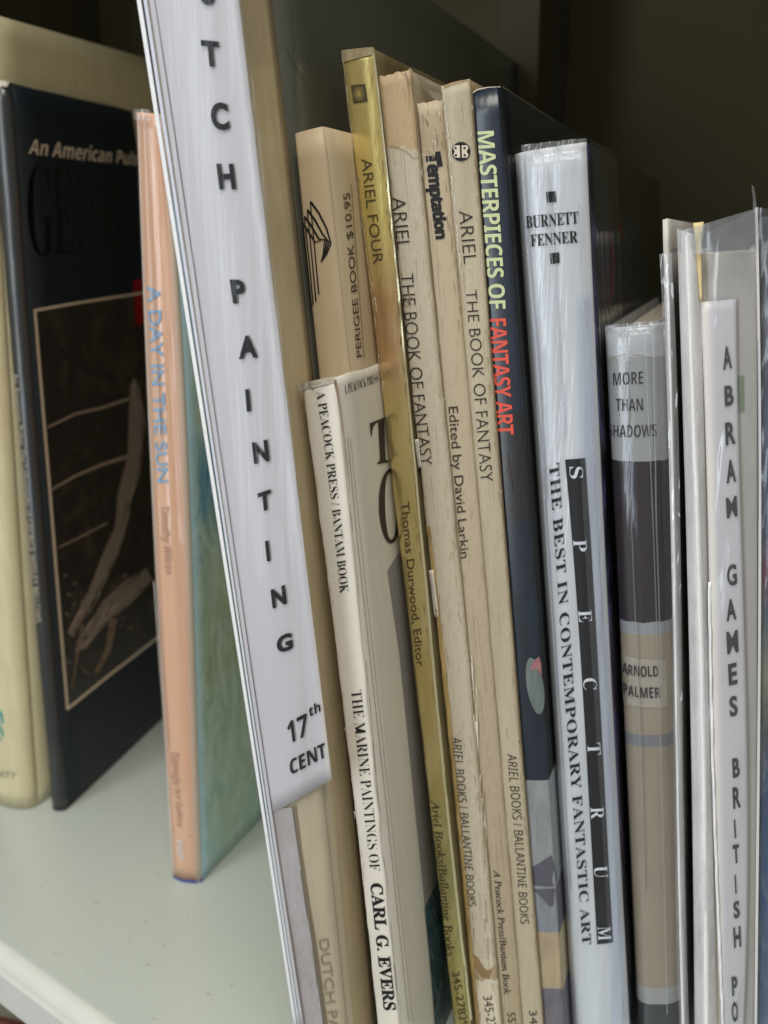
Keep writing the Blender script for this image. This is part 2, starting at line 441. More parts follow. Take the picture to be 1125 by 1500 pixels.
# divider whose far end shows past the tall book
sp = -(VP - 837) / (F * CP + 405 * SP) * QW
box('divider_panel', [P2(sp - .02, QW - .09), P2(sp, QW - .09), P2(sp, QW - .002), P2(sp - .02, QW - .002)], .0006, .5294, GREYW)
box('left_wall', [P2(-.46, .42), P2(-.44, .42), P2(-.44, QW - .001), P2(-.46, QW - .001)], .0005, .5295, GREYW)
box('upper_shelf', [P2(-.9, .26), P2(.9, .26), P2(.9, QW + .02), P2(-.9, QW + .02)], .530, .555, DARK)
SCUFF = plain('scuff', (.30, .30, .27), .8)
shelf_o = bpy.data.objects['shelf_board']
for x_, y_, l_, a_ in ((142, 1322, 11, .1), (212, 1351, 6, -.9), (216, 1413, 9, .2), (306, 1456, 12, .7), (340, 1443, 6, -.9), (82, 1397, 5, .3), (232, 1278, 5, -.2), (140, 1350, 3, 0), (190, 1376, 4, .4), (240, 1384, 6, -.4), (60, 1300, 5, .5), (320, 1390, 4, .1), (275, 1345, 4, 1.1), (130, 1425, 4, -.3), (226, 1492, 6, .2)):
    c_ = [floor_pt(x_ + l_ / 2 * math.cos(a_) * k1 - .7 * math.sin(a_) * k2, y_ + l_ / 2 * math.sin(a_) * k1 + .7 * math.cos(a_) * k2, .0001) for k1, k2 in ((-1, 0), (-.3, -1), (.6, -.6), (1, 0), (.3, .8), (-.6, .8))]
    link('scuff_mark', mesh_from('scuff_mark', c_, [tuple(range(6))[::-1]]), SCUFF, shelf_o, smooth=False)
# the shelf below, with the books seen past the front edge
k = NM('lower_shelf_paint'); LS = k.fin(k.mix(k.noise((20, 20, 20)), (.20, .20, .19), (.27, .27, .26)), .6)
p0 = A2 - nb * .2
box('lower_shelf_board', [tuple(A2 - nb * .3 - e * .9), tuple(A2 - nb * .3 + e * .9), tuple(A2 + nb * 1.1 + e * .9), tuple(A2 + nb * 1.1 - e * .9)], -.34, -.32, LS)
def lower_book(px, py, ztop, dx, wid, lab, cov):
    c0 = floor_pt(px, py, ztop)[:2]
    o = bpy.data.objects.new('book', None); COL.objects.link(o); o.location = (c0[0], c0[1], -.3195)
    tag(o, lab, 'book')
    ang = math.atan2(e[1], e[0]) + dx; a = np.array([math.cos(ang), math.sin(ang)]); b = np.array([-a[1], a[0]])
    def bx(nm, a0, a1, b0, b1, z1, m):
        cs = [a * a0 + b * b0, a * a1 + b * b0, a * a1 + b * b1, a * a0 + b * b1]
        vs = [(*c_, 0) for c_ in cs] + [(*c_, z1) for c_ in cs]
        fs = [(3, 2, 1, 0), (4, 5, 6, 7)] + [(i, (i + 1) % 4, 4 + (i + 1) % 4, 4 + i) for i in range(4)]
        link(nm, mesh_from(nm, vs, fs), m, o, smooth=False)
    H = ztop + .3195
    bx('cover', 0, .003, 0, .2, H, cov); bx('cover', wid - .003, wid, 0, .2, H, cov); bx('spine', .0031, wid - .0031, 0, .003, H, cov)
    bx('pages', .0031, wid - .0031, .0032, .197, H - .003, PAGES)
lower_book(-75, 1476, -.075, .35, .040, 'red-brown book standing on the shelf below, in the lower left corner', plain('red_brown_cloth', (.16, .05, .035), .6))
lower_book(40, 1492, -.085, .35, .034, 'dark grey book standing on the shelf below, beside the red-brown book', plain('grey_cloth', (.09, .09, .10), .6))
# ================================================================== books, left to right
def q_floor(px, py, vp):
    P = floor_pt(px, py); a = az_of(vp); return P[0] * math.sin(a) + P[1] * math.cos(a)
# --- cream hardcover, far left
CREAM = paper('cream_jacket', (.62, .56, .36), .45, .05, coat=.5, wrinkle=.3)
OLIVE = paper('cream_board', (.74, .68, .44), .6, .05)
b = Book('hardcover_book', 'tall cream hardcover with glossy spine at the far left edge, behind the black book', 1120, q_floor(50, 1186, 1120),
         [(-95, 18), (-60, 500), (-25, 1000), (-12, 1168)], [(-28, 16), (4, 500), (33, 1000), (50, 1186)], .25, (.006, .004, .003))
b.spine(CREAM, th=.0015); b.cover(OLIVE, 1, th=.0025); b.cover(CREAM, -1, th=.0025); b.pages(gap=.003, dtop=.003, dfore=.003)
GR = plain('green_ink', (.02, .30, .26), .5)
b.strokes('green_emblem', [([(-12, 1030), (2, 1046), (4, 1060)], 6, 3), ([(-14, 1056), (0, 1064), (5, 1078)], 5, 3), ([(-10, 1074), (3, 1084)], 5, 2)], GR)
b.text('UNITY', [(-12, 1133), (24, 1140)], [(-12, 1124), (25, 1131)], plain('grey_ink', (.2, .2, .15)), name='publisher_lettering')
# --- black hardcover
BLK = paper('black_gloss_jacket', (.011, .020, .029), .45, .03, spec=.3, coat=.12, wrinkle=.15, coat_r=.2)
BLKS = paper('black_spine_jacket', (.020, .022, .025), .28, .03, coat=.6, wrinkle=.2, coat_r=.15)
b = Book('hardcover_book', 'black hardcover with white cover title, framed dark picture and worn spine top', 985, q_floor(92, 1188, 985),
         [(-22, 118), (6, 450), (24, 650), (46, 895), (72, 1176)], [(14, 121), (34, 455), (52, 650), (72, 895), (95, 1188)], .235, (.004, .002, .0012), jit=.0002)
b.spine(BLKS, th=.002); b.cover(BLK, 1, th=.0025); b.cover(BLK, -1, th=.0025); b.pages(gap=.003, dtop=.003, dfore=.003)
WORN = paper('bare_card', (.72, .68, .58), .85, .08)
b.decal('worn_corner', [(-25, 116), (12, 119), (10, 127), (2, 126), (-2, 136), (-8, 130), (-24, 142)], WORN, lift=.0003)
BEI = plain('beige_ink', (.72, .65, .52), .5)
b.text('An American Pulse', [(41, 225), (120, 234.5), (209, 243)], [(45, 204), (120, 212), (211, 226)], BEI, 'cover', 'sansb', name='title_lettering')
DKI = plain('dark_gloss_ink', (.002, .002, .005), .12, 1)
b.text('GEORGE', [(42, 372), (130, 369), (225, 362)], [(38, 243), (130, 247), (223, 257)], DKI, 'cover', 'serifb', -.012, .9, name='name_lettering')
b.text('An American Pulse: The Lithographs of GEORGE WESLEY BELLOWS', [(19, 548), (37, 740), (52, 912)], [(27, 546), (46, 740), (61, 911)], plain('dim_beige_ink', (.42, .38, .30), .5), 'spine', None, name='spine_lettering', lift=.0003)
k = NM('dark_print'); nn = k.noise((120, 60, 50), detail=8, rough=.7, dist=1.2)
vv = k.rowv()
f1 = k.math('MULTIPLY', k.ramp(nn, [(.48, (0, 0, 0)), (.72, (1, 1, 1))]), k.ramp(vv, [(.50, (.05,) * 3), (.545, (1,) * 3)]))
f1 = k.mix(1.0, k.ramp(nn, [(.50, (0, 0, 0)), (.74, (1, 1, 1))]), (.35,) * 3, 'MULTIPLY')
PRT = k.fin(k.mix(f1, (.018, .015, .013), (.17, .13, .10)), .4, .6)
b.decal('cover_picture', [(50, 456), (100, 446), (150, 437), (215, 427), (260, 417), (262, 905), (224, 938), (160, 987), (98, 1040), (85, 900), (70, 720)], PRT, 'cover', .00015)
b.decal('red_patch', [(194, 411), (260, 402), (260, 470), (198, 476)], plain('red_ink', (.28, .012, .012), .4), 'cover', .0003)
b.strokes('picture_border', [([(50, 455), (72, 720), (98, 1040)], 4, 4), ([(48, 455), (110, 444), (215, 428), (258, 418)], 4, 2.5), ([(97, 1039), (160, 988), (225, 938), (258, 910)], 4, 3)], BEI, 'cover', .0004)
ROPE = plain('pale_print', (.30, .26, .20), .5)
b.strokes('printed_ropes', [([(69, 626), (110, 606), (150, 597), (188, 584)], 3.2, 4.5), ([(75, 717), (110, 697), (150, 680), (188, 668)], 3.2, 5), ([(85, 802), (120, 785), (156, 766)], 2, 2.5)], ROPE, 'cover', .0003)
ARM = plain('pale_print_warm', (.23, .20, .165), .5)
b.decal('printed_figure', [(196, 552), (204, 570), (208, 640), (205, 690), (188, 740), (180, 790), (150, 850), (135, 880), (105, 935), (98, 925), (130, 862), (148, 815), (168, 770), (172, 720), (186, 670), (188, 600), (190, 565)], ARM, 'cover', .00035)
b.decal('printed_figure', [(214, 832), (222, 850), (190, 885), (160, 905), (125, 950), (108, 955), (118, 930), (150, 880), (180, 852)], ARM, 'cover', .00036)
b.strokes('printed_figure', [([(120, 915), (112, 960), (104, 1010)], 6, 2), ([(165, 905), (158, 950), (140, 985)], 12, 6)], plain('pale_print_dim', (.20, .155, .11), .5), 'cover', .00034)
tones = [plain('pale_print_%s' % w_, c_, .5) for w_, c_ in (('light', (.44, .39, .32)), ('mid', (.24, .21, .17)), ('deep', (.07, .06, .05)), ('soft', (.31, .27, .22)))]
rr = random.Random(3)
limb1 = [(198, 556), (206, 620), (204, 680), (190, 730), (178, 780), (152, 842), (128, 890), (100, 930)]; limb2 = [(216, 840), (190, 862), (160, 885), (130, 930), (112, 950)]
grp = {0: [], 1: [], 2: [], 3: []}
for limb, wd_ in ((limb1, 8), (limb2, 13)):
    for _ in range(34):
        t0 = rr.uniform(0, len(limb) - 1.6); off = rr.uniform(-wd_, wd_); pts = []
        for q_ in range(4):
            t = min(len(limb) - 1.001, t0 + q_ * .22); i_ = int(t); f_ = t - i_
            pts.append((limb[i_][0] + (limb[i_ + 1][0] - limb[i_][0]) * f_ + off * .6, limb[i_][1] + (limb[i_ + 1][1] - limb[i_][1]) * f_ + off * .4))
        grp[rr.choice((0, 1, 1, 2, 3))].append((pts, rr.uniform(1.0, 3.2), .5))
for _ in range(90):
    x_ = rr.uniform(92, 222); y_ = rr.uniform(840, 1010)
    if y_ > 1036 - (x_ - 98) * .8: continue
    a_ = rr.uniform(-1.2, 1.2); l_ = rr.uniform(3, 9)
    grp[rr.choice((1, 2, 2, 2))].append(([(x_, y_), (x_ + l_ * .5, y_ + l_ * a_ * .6), (x_ + l_, y_ + l_ * a_)], rr.uniform(1.5, 4), .8))
for gi, gl in grp.items(): b.strokes('printed_shading', gl, tones[gi], 'cover', .0004 + gi * .00002)['kind'] = 'stuff'
# --- peach art book
k = NM('peach_jacket')
c = k.ramp(k.sep(k.coord('UV'))[0], [(0, (.92, .58, .37)), (.62, (.88, .53, .33)), (.86, (.80, .46, .28)), (.92, (.80, .60, .46)), (1, (.80, .70, .58))])
cn = k.bump(k.noise((300, 300, 6), detail=3, dist=.2), .5, .0012)
PEACH = k.fin(k.mix(1.0, c, (1.0, .97, .93), 'MULTIPLY'), .35, 1, .05, coat_n=cn)
k = NM('printed_painting')
sx, vx = k.sep(k.coord('UV'))[0], k.rowv(.06, (90, 90, 50))
c = k.ramp(vx, [(0, (.05, .38, .70)), (.31, (.05, .38, .70)), (.35, (.56, .66, .56)), (.40, (.30, .55, .62)), (.47, (.05, .28, .50)), (.53, (.10, .34, .50)), (.57, (.44, .58, .50)), (.66, (.42, .52, .34)), (.76, (.40, .58, .48)), (.86, (.50, .70, .64)), (1, (.80, .90, .84))])
st = k.noise((300, 90, 34), detail=8, dist=2.2)
c = k.mix(k.ramp(k.noise((42, 30, 26), detail=3, dist=.8), [(.42, (0, 0, 0)), (.62, (.8, .8, .8))]), c, (.52, .62, .44))
c = k.mix(k.ramp(st, [(.40, (0, 0, 0)), (.70, (.75, .75, .75))]), c, (.80, .90, .84))
c = k.mix(1.0, c, (.88, 1.0, 1.1), 'MULTIPLY')
c = k.mix(k.ramp(k.sep(k.coord('UV'))[0], [(.02, (.9, .9, .9)), (.09, (0, 0, 0))]), c, (.42, .66, .80))
PTG = k.fin(c, .4, .7, .15, k.bump(st, .1, .0004))
b = Book('art_book', 'slim peach-spined art book with green and blue painted cover, standing alone on the open shelf', 1195, q_floor(291, 1292, 1195),
         [(196, 164), (203, 330), (207, 480), (218, 710), (228, 920), (236, 1060), (250, 1283)], [(240, 168), (258, 400), (264, 480), (275, 710), (282, 920), (287, 1070), (294, 1292)], .155, (.0030, .0012, .0022), wave=.0007, deg=3)
b.spine(PEACH, th=.001); b.cover(PTG, 1, th=.0015, nd=24); b.cover(PEACH, -1, th=.0015); b.pages(gap=.0018, dtop=.002, dfore=.002)
LB = plain('light_blue_ink', (.26, .52, .76), .4)
b.text('A DAY IN THE SUN', [(216, 419), (223, 560), (231, 707)], [(235, 418), (241, 560), (247, 706)], LB, 'spine', None, .006, name='title_lettering', lift=.0004)
FP = plain('faint_peach_ink', (.47, .30, .22), .4)
b.text('Timothy Wilcox', [(235, 742), (244, 842)], [(247, 741), (254, 842)], FP, 'spine', 'sansi', name='author_lettering', lift=.0004)
b.text('Djanogly Art Gallery', [(251, 1102), (261, 1212)], [(262, 1101), (269, 1212)], FP, 'spine', 'sansi', name='publisher_lettering', lift=.0004)
b.text('PWP', [(257, 1230), (261, 1258)], [(268, 1229), (271, 1257)], plain('white_ink', (.85, .78, .70), .4), 'spine', 'sansb', name='emblem', lift=.0004)
b.strokes('divider_line', [([(253, 1214), (280, 1224)], 1, 1)], FP, lift=.0004)
FILM = film('clear_film', wr=.45, sc=(260, 260, 8), haze=.01, opac=.0)
FILMD = film('clear_cover_film', wr=.2, sc=(200, 200, 8), haze=.004, opac=.0)
FILMW = film('crinkled_film', wr=1.0, opac=.3, haze=.12, rough=.12)
b.sheet('film_sleeve', [(198, 162), (210, 450), (222, 710), (239, 1060), (253, 1284)], [(241, 166), (263, 450), (276, 710), (289, 1070), (296, 1292)], FILM, .0009, 60, 14, .0006, flat=False, wf=12)
b.sheet('film_hem', [(195, 161), (198, 176)], [(224, 161), (226, 178)], FILMW, .0016, 6, 14, .0016, flat=False, wf=80)
glint_rolls(b, [[(207, 172), (215, 450), (228, 710), (243, 1060), (256, 1270)], [(216, 172), (222, 330), (230, 500), (238, 640)], [(228, 850), (240, 1000), (247, 1090)]], 3)
b.sheet('blue_cloth_edge', [(249.5, 1279), (250.5, 1286)], [(294.5, 1288), (295.5, 1295)], plain('blue_cloth', (.10, .12, .42), .6), .0003, 4, 8, 0, flat=False)
# --- tall book with the paper label
q0 = .2405
TAN = paper('tan_cloth', (.64, .53, .34), .5, .05, coat=.7, coat_r=.12, wrinkle=.25)
DKB = paper('dark_green_board', (.11, .115, .095), .35, .06, coat=.6, coat_r=.2, wrinkle=.15)
b = Book('hardcover_book', 'tallest book, leaning left, white paper label lettered TCH PAINTING 17th CENT under clear film', VP, q0,
         [(178, -230), (212, 0), (240, 192), (276, 450), (306, 610), (340, 842), (378, 1100), (416, 1388), (440, 1500)], [(308, -230), (339, 0), (362, 192), (392, 450), (413, 610), (436, 842), (466, 1140), (494, 1388), (507, 1500)], .33, (.0016, .0015, .0015))
b.spine(TAN, th=.0012); b.cover(TAN, 1, 'cloth_cover', .002, d1=.024, nd=6); b.cover(DKB, 1, th=.0018, d0=.0241); b.cover(TAN, -1, th=.002); b.pages(gap=.003, dtop=.003, dfore=.003)
k = NM('white_label_paper'); LAB = k.fin(k.mix(k.noise((40, 40, 18), detail=3), (.64, .61, .60), (.72, .69, .675)), .55, .35, .25, k.bump(k.noise((60, 60, 12), detail=3), .12, .002))
LL = [(184, -230), (224, 0), (240, 100), (258, 192), (282, 350), (304, 520), (318, 620), (344, 770), (360, 900), (384, 1080), (401, 1187)]
LR = [(326, -230), (356, 0), (366, 80), (376, 208), (394, 344), (406, 450), (424, 606), (448, 770), (464, 924), (476, 1020), (488, 1138)]
lab = b.sheet('paper_label', LL, LR, LAB, .0016, 60, 14, .0003, th=.0002, wf=3)
for ch, x0, y0, x1, y1, m, sk in (('U', 296, -30, 322, 10, .02, .1), ('T', 300, 60.5, 330, 101.5, .10, .10), ('C', 313, 152, 343, 191.5, .0, .1), ('H', 322.7, 240.5, 352, 278, .0, .12), ('P', 342, 409, 367.5, 444, -.0, .14),
        ('A', 353.5, 489, 383.5, 525, -.1, .05), ('I', 364, 568, 373, 601.5, -.1, .09), ('N', 374, 641, 400, 677.5, -.2, .11), ('T', 382, 713, 404, 748, -.33, .10), ('I', 393, 788, 401, 819.5, -.2, .1), ('N', 401, 852, 425, 888, -.36, .12), ('G', 409, 921, 434, 954, -.34, .08)):
    b.letter(ch, x0, y0, x1, y1, m, sk, lift=.0021)
b.text('17', [(428, 1085), (456, 1071)], [(424, 1054), (453, 1040)], INK, st='sansb', lift=.0021, name='letter', flat=True)
b.text('th', [(457, 1046), (474, 1037)], [(456, 1032), (472, 1023)], INK, st='sansb', lift=.0021, name='letter', flat=True)
b.text('CENT', [(430, 1130), (482, 1104)], [(428, 1109), (479, 1083)], INK, st='sansb', lift=.0021, name='letter', flat=True)
b.text('DUTCH PAINTING', [(467, 1376), (494, 1600)], [(481, 1374), (507, 1597)], plain('faint_brown_ink', (.36, .29, .185)), st=None, off=.0, lift=.0004, name='title_lettering')
OUT = [(174, -230), (212, 0), (224, 80), (240, 192), (256, 312), (276, 450), (306, 610), (324, 762), (340, 842), (358, 950), (378, 1100), (396, 1220), (417, 1388), (441, 1500)]
PAPW = plain('white_paper_edge', (.86, .87, .92), .45, .6)
def shift(P, dx): return [(x + (dx(y) if callable(dx) else dx), y) for x, y in P]
tp = lambda a, c_: (lambda y: a + (c_ - a) * min(1, max(0, y / 1250)))
b.sheet('folded_paper', shift(OUT, -1), shift(OUT, tp(5, 3)), PAPW, .0030, 70, 4, .0001, th=.0003, wf=9)
b.sheet('folded_paper', shift(OUT, tp(7, 4)), shift(OUT, tp(12, 6)), PAPW, .0024, 70, 4, .00015, th=.0003, wf=8)
b.sheet('folded_paper', shift(OUT, tp(14, 7)), shift(OUT, tp(22, 11)), LAB, .0020, 70, 4, .0001, th=.0002, wf=6)
GREYL = film('lilac_film', wr=.5, sc=(160, 160, 20), haze=.62, opac=.1, rough=.15, hcol=(.68, .62, .60))
b.sheet('folded_paper', [(401, 1180), (417, 1300), (430, 1400), (446, 1520)], [(430, 1180), (448, 1310), (462, 1400), (478, 1520)], GREYL, .0012, 30, 8, .0003, wf=9)
b.strokes('cloth_seam', [([(431, 1178), (440, 1250), (450, 1318), (463, 1400), (478, 1512)], 3, 5)], plain('dark_brown_cloth', (.20, .16, .11), .8), lift=.0010)  # dark brown line where the film strip meets the tan cloth
b.sheet('film_sleeve', shift(OUT, tp(6, 4)), [(335, -230), (368, 0), (388, 192), (414, 450), (436, 610), (456, 842), (488, 1140), (512, 1388), (524, 1500)], FILM, .0034, 70, 16, .0004, wf=5)
SCR = plain('film_scratch', (.16, .17, .16), .3)
b.strokes('film_scratches', [([(418, 70), (432, 95), (452, 124)], 1.2, .6), ([(452, 124), (470, 118), (482, 112)], .8, .4), ([(420, 126), (436, 120)], 1, .5), ([(426, 0), (430, 60), (430, 140), (427, 181)], .9, .6), ([(436, 3), (440, 9)], 1, .5)], SCR, 'cover', .0004)
# --- perigee paperback
PER = paper('beige_card', (.58, .47, .315), .5, .04, bump=.1)
b = Book('paperback_book', 'beige paperback with black curved-line emblem, behind the white CARL G. EVERS paperback', VP, .2640,
         [(431, 196), (457, 450), (466, 548), (520, 1000)], [(473, 185), (502, 450), (511, 537), (557, 1000)], .20, (.0006, .0010, .0004))
b.spine(PER); b.cover(PER, 1); b.cover(PER, -1); b.pages()
lg = []
for i in range(4):                     # the emblem: four lines rising then sweeping over to the right
    x0, y0 = 455 + i * 4.1, (452, 447, 442, 431)[i]; xt = 442 + i * 4.3; yt = (327, 319, 309, 297)[i]
    lg.append(([(x0, y0), (x0 - 5, y0 - 55), (xt, yt)], 2.0, 1.6))
    ex, ey = 473.5 + i * .2, 383
    cx_ = [(xt, yt - 2), (xt + 8 + i * 1.5, yt + 9 + i * 2), (xt + 20 + i * 1.2, yt + 28 + i * 3), (476 + i * 3.0, 350 + i * 2), (474 + i * 1.6, 372), (470.5, 384)]
    lg.append((cx_, 3.4, 1.5))
b.strokes('emblem', lg, INK)
b.text('PERIGEE BOOK $10.95', [(529.5, 522), (520, 395), (511.5, 282)], [(522, 524), (511, 395), (502, 284)], plain('brown_black_ink', (.05, .04, .03)), 'cover', name='title_lettering')
b.strokes('printed_rule', [([(533, 525), (523, 395), (514, 270)], .9, .7)], plain('tan_ink', (.30, .22, .14)), 'cover')
# --- gold foil paperback
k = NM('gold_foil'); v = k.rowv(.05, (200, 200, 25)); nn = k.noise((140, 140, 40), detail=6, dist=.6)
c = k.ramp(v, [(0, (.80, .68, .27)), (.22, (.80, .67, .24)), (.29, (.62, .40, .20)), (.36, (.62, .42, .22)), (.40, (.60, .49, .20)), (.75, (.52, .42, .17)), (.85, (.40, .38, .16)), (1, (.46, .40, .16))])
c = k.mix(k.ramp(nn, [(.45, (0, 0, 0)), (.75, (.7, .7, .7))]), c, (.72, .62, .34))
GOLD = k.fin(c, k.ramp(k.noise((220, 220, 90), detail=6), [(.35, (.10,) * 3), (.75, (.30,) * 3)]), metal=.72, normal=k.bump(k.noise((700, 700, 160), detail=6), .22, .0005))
GWORN = paper('scuffed_gold_card', (.50, .42, .25), .7, .2, bump=.6)
b = Book('paperback_book', 'tall gold foil paperback lettered ARIEL FOUR, tops the row of paperbacks', VP, .2845,
         [(500, 76), (507, 160), (523, 284), (546, 444), (556, 560), (571, 684), (585, 809), (599, 917), (624, 1140), (645, 1321), (663, 1488)],
         [(546, 71), (556, 178), (571, 320), (585, 444), (599, 613), (610, 702), (620, 837), (628, 907), (645, 1067), (658, 1191), (670, 1328), (690, 1495)], .21, (.0007, .0007, .0003), jit=.00022, nr=110)
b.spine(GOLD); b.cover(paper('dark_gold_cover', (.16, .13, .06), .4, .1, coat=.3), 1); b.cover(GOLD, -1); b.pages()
b.strokes('worn_edge', [([(503, 80), (509, 160), (525, 284), (548, 444), (558, 540)], 2, .8)], GWORN, lift=.0002)
cracks(b, 'edge_wear', [(503, 80), (510, 160), (526, 284), (549, 444), (559, 560)], 46, 1.2, (GWORN, plain('bare_white_wear', (.72, .68, .55), .7)), 21); cracks(b, 'edge_wear', [(543, 76), (553, 178), (568, 320), (582, 444), (596, 613), (617, 837), (655, 1191), (686, 1490)], 70, 1.3, (GWORN, plain('dark_foil_wear', (.14, .11, .05), .6)), 22)
b.sheet('worn_edge', [(500, 74), (501, 92)], [(547, 69), (548, 80)], GWORN, .0003, 6, 12, .0002, flat=False)
EDGL = [(548, 78), (560, 200), (574, 320), (588, 444), (601, 613), (611, 702), (621, 837), (629, 907), (646, 1067), (659, 1191), (671, 1328), (691, 1495)]
b.sheet('foil_edge', shift(EDGL, -2.6), shift(EDGL, .2), plain('bright_foil', (.85, .78, .52), .22, 0, .8), .0004, 120, 3, .0004, flat=False, wf=60)
k = NM('starburst_ink'); STI = k.fin((.06, .05, .02), .5)
b.decal('emblem', [(514, 125), (535, 123), (539, 149), (518, 152)], STI, lift=.00015)
b.strokes('emblem_rays', [([(526 - 9 * math.cos(a), 137.5 - 11 * math.sin(a)), (526 + 9 * math.cos(a), 137.5 + 11 * math.sin(a))], 1.3 if i % 3 == 0 else .7, .8) for i, a in enumerate([math.pi * j / 9 for j in range(9)])], GOLD, lift=.0003)
GI = plain('brown_foil_ink', (.07, .055, .025), .4)
b.text('ARIEL FOUR', [(529.5, 233), (537, 305), (547.5, 387)], [(544, 231), (552, 305), (561.5, 385)], GI, off=-.006, name='title_lettering')
b.text('Thomas Durwood, Editor', [(587.5, 736), (599, 860), (610.5, 977)], [(599, 734), (610, 858), (622, 975)], GI, name='editor_lettering')
b.text('Ariel Books/Ballantine Books', [(631.5, 1172), (644, 1290), (654, 1401)], [(642.5, 1170), (656, 1290), (666, 1399)], GI, st='ital', name='publisher_lettering')
b.text('345-27829', [(662, 1424), (675, 1505)], [(673, 1422), (686, 1503)], GI, off=-.006, name='number_lettering')
# --- small white paperback in front
WHT = paper('white_card', (.78, .74, .66), .5, .04, bump=.12, scale=(120, 120, 30))
WHC = paper('white_cover_card', (.76, .73, .65), .42, .03, bump=.08, coat=.15)
b = Book('paperback_book', 'shortest paperback, white with scuffed top edge and CARL G. EVERS spine title', VP, .2515,
         [(437, 565), (453, 628), (464, 702), (480, 845), (492, 960), (503, 1056), (517, 1190), (532, 1290), (553, 1500)],
         [(489, 554), (496, 590), (507, 684), (515.5, 791), (528, 942), (537, 1013), (553, 1180), (567, 1310), (585, 1500)], .165, (.0006, .0007, .0003), jit=.00028, nr=110)
b.spine(WHT); b.cover(WHC, 1); b.cover(WHT, -1); b.pages()
b.sheet('scuffed_edge', [(436, 562), (438, 573)], [(490, 551), (491, 560)], paper('scuffed_card', (.74, .68, .56), .9, .25, bump=1.0), .0003, 12, 16, .0005, flat=False, wf=120)
cracks(b, 'crease_marks', [(500, 640), (515, 780), (533, 960), (560, 1250), (584, 1480)], 26, 2.0, (plain('grey_crease', (.42, .39, .34), .6), WHT), 11, (30, 90), (.3, .7), 'cover')
b.strokes('crease_lines', [([(508, 640), (522, 790), (545, 1000), (566, 1190), (598, 1495)], .8, .7), ([(512, 640), (527, 790), (550, 1000), (571, 1190), (603, 1495)], .6, .5)], plain('grey_crease_line', (.40, .37, .33), .6), 'cover', lift=.0003)
cracks(b, 'edge_wear', [(440, 575), (456, 640), (466, 705), (482, 845), (505, 1056), (534, 1290)], 60, 1.2, (plain('scuff_tan', (.55, .46, .33), .8), plain('scuff_pale', (.85, .82, .76), .7)), 12, (4, 18))
b.strokes('torn_crease', [([(490, 556), (494, 575), (498, 600), (503, 640), (508, 680), (512, 722)], 3.2, .8)], paper('torn_card', (.40, .28, .18), .9, .3), lift=.00025)
b.text('A PEACOCK PRESS / BANTAM BOOK', [(463.5, 574), (475, 650), (487, 750), (498.5, 869)], [(476, 572), (487.5, 650), (499, 750), (511, 867)], INK, st='serifb', off=-.012, name='publisher_lettering')
b.text('THE MARINE PAINTINGS OF', [(514.5, 1012), (529, 1150), (542.5, 1275)], [(529.5, 1010), (544, 1150), (557, 1274)], INK, st='serifb', off=-.016, name='title_lettering')
b.text('CARL G. EVERS', [(542.5, 1293), (552, 1385), (562.5, 1479)], [(560, 1293), (569.5, 1385), (580, 1479)], INK, st='serifb', off=.012, name='name_lettering')
b.text('A PEACOCK PRESS / BANTAM BOOK', [(503.5, 578), (551, 560), (592, 545)], [(503, 564), (550, 548), (591, 534)], INK, 'cover', 'serifb', -.012, name='publisher_lettering')
b.text('T', [(546, 681), (574, 676)], [(541, 620), (573, 607)], plain('brown_ink_dark', (.045, .035, .03)), 'cover', 'serifb', name='letter')
b.text('O', [(557, 797), (588, 790)], [(552, 694), (588, 684)], plain('brown_ink_dark', (.045, .035, .03)), 'cover', 'serifb', name='letter')
b.decal('grey_panel', [(567, 836), (582, 812), (600, 790), (680, 1400), (676, 1520), (638, 1520), (622, 1328), (604.5, 1155), (585, 960)], plain('grey_ink_panel', (.30, .285, .285), .45, .2), 'cover', .00015)
k = NM('sea_print'); nn = k.noise((60, 260, 120), detail=8, dist=1.6)
b.decal('printed_sea', [(621, 1330), (634, 1302), (650, 1270), (690, 1250), (690, 1520), (638, 1520), (630, 1420)], k.fin(k.ramp(nn, [(.3, (.012, .035, .045)), (.5, (.04, .10, .12)), (.75, (.28, .33, .31))]), .4, .3), 'cover', .0003)
# --- torn paperback
k = NM('aged_spine_torn'); v = k.rowv(.018, (500, 500, 200))
c = k.ramp(v, [(0, (.50, .37, .22)), (.144, (.53, .475, .37)), (.93, (.58, .51, .39)), (.945, (.42, .32, .19)), (.957, (.68, .60, .48))], 'CONSTANT')
ncr = k.noise((2300, 2300, 420), detail=8, rough=.65, dist=.5)
c = k.mix(k.ramp(ncr, [(.52, (0, 0, 0)), (.75, (.6, .6, .6))]), c, (.30, .23, .14))
c = k.mix(k.ramp(k.noise((500, 500, 90), detail=9, rough=.75), [(.55, (0, 0, 0)), (.70, (.7, .7, .7))]), c, (.33, .25, .155))
AG1 = k.fin(c, .6, .15, .3, k.bump(ncr, .5, .0006))
k = NM('aged_spine'); ncr = k.noise((2600, 2600, 330), detail=8, rough=.65, dist=.6)
c = k.mix(k.ramp(k.noise((160, 160, 10), detail=5), [(.4, (0, 0, 0)), (.7, (1, 1, 1))]), (.44, .38, .27), (.54, .475, .35))
c = k.mix(k.ramp(ncr, [(.55, (0, 0, 0)), (.78, (.7, .7, .7))]), c, (.36, .28, .18))
AG2 = k.fin(c, .55, .2, .25, k.bump(ncr, .6, .0006))
k = NM('aged_spine_tan'); ncr = k.noise((700, 700, 200), detail=7, dist=.6); v = k.rowv(.03, (300, 300, 60))
c = k.ramp(v, [(.09, (.46, .38, .26)), (.14, (.34, .27, .17)), (.17, (.46, .38, .26)), (.5, (.44, .365, .26)), (1, (.37, .30, .20))])
c = k.mix(k.ramp(ncr, [(.55, (0, 0, 0)), (.75, (.5, .5, .5))]), c, (.28, .21, .13))
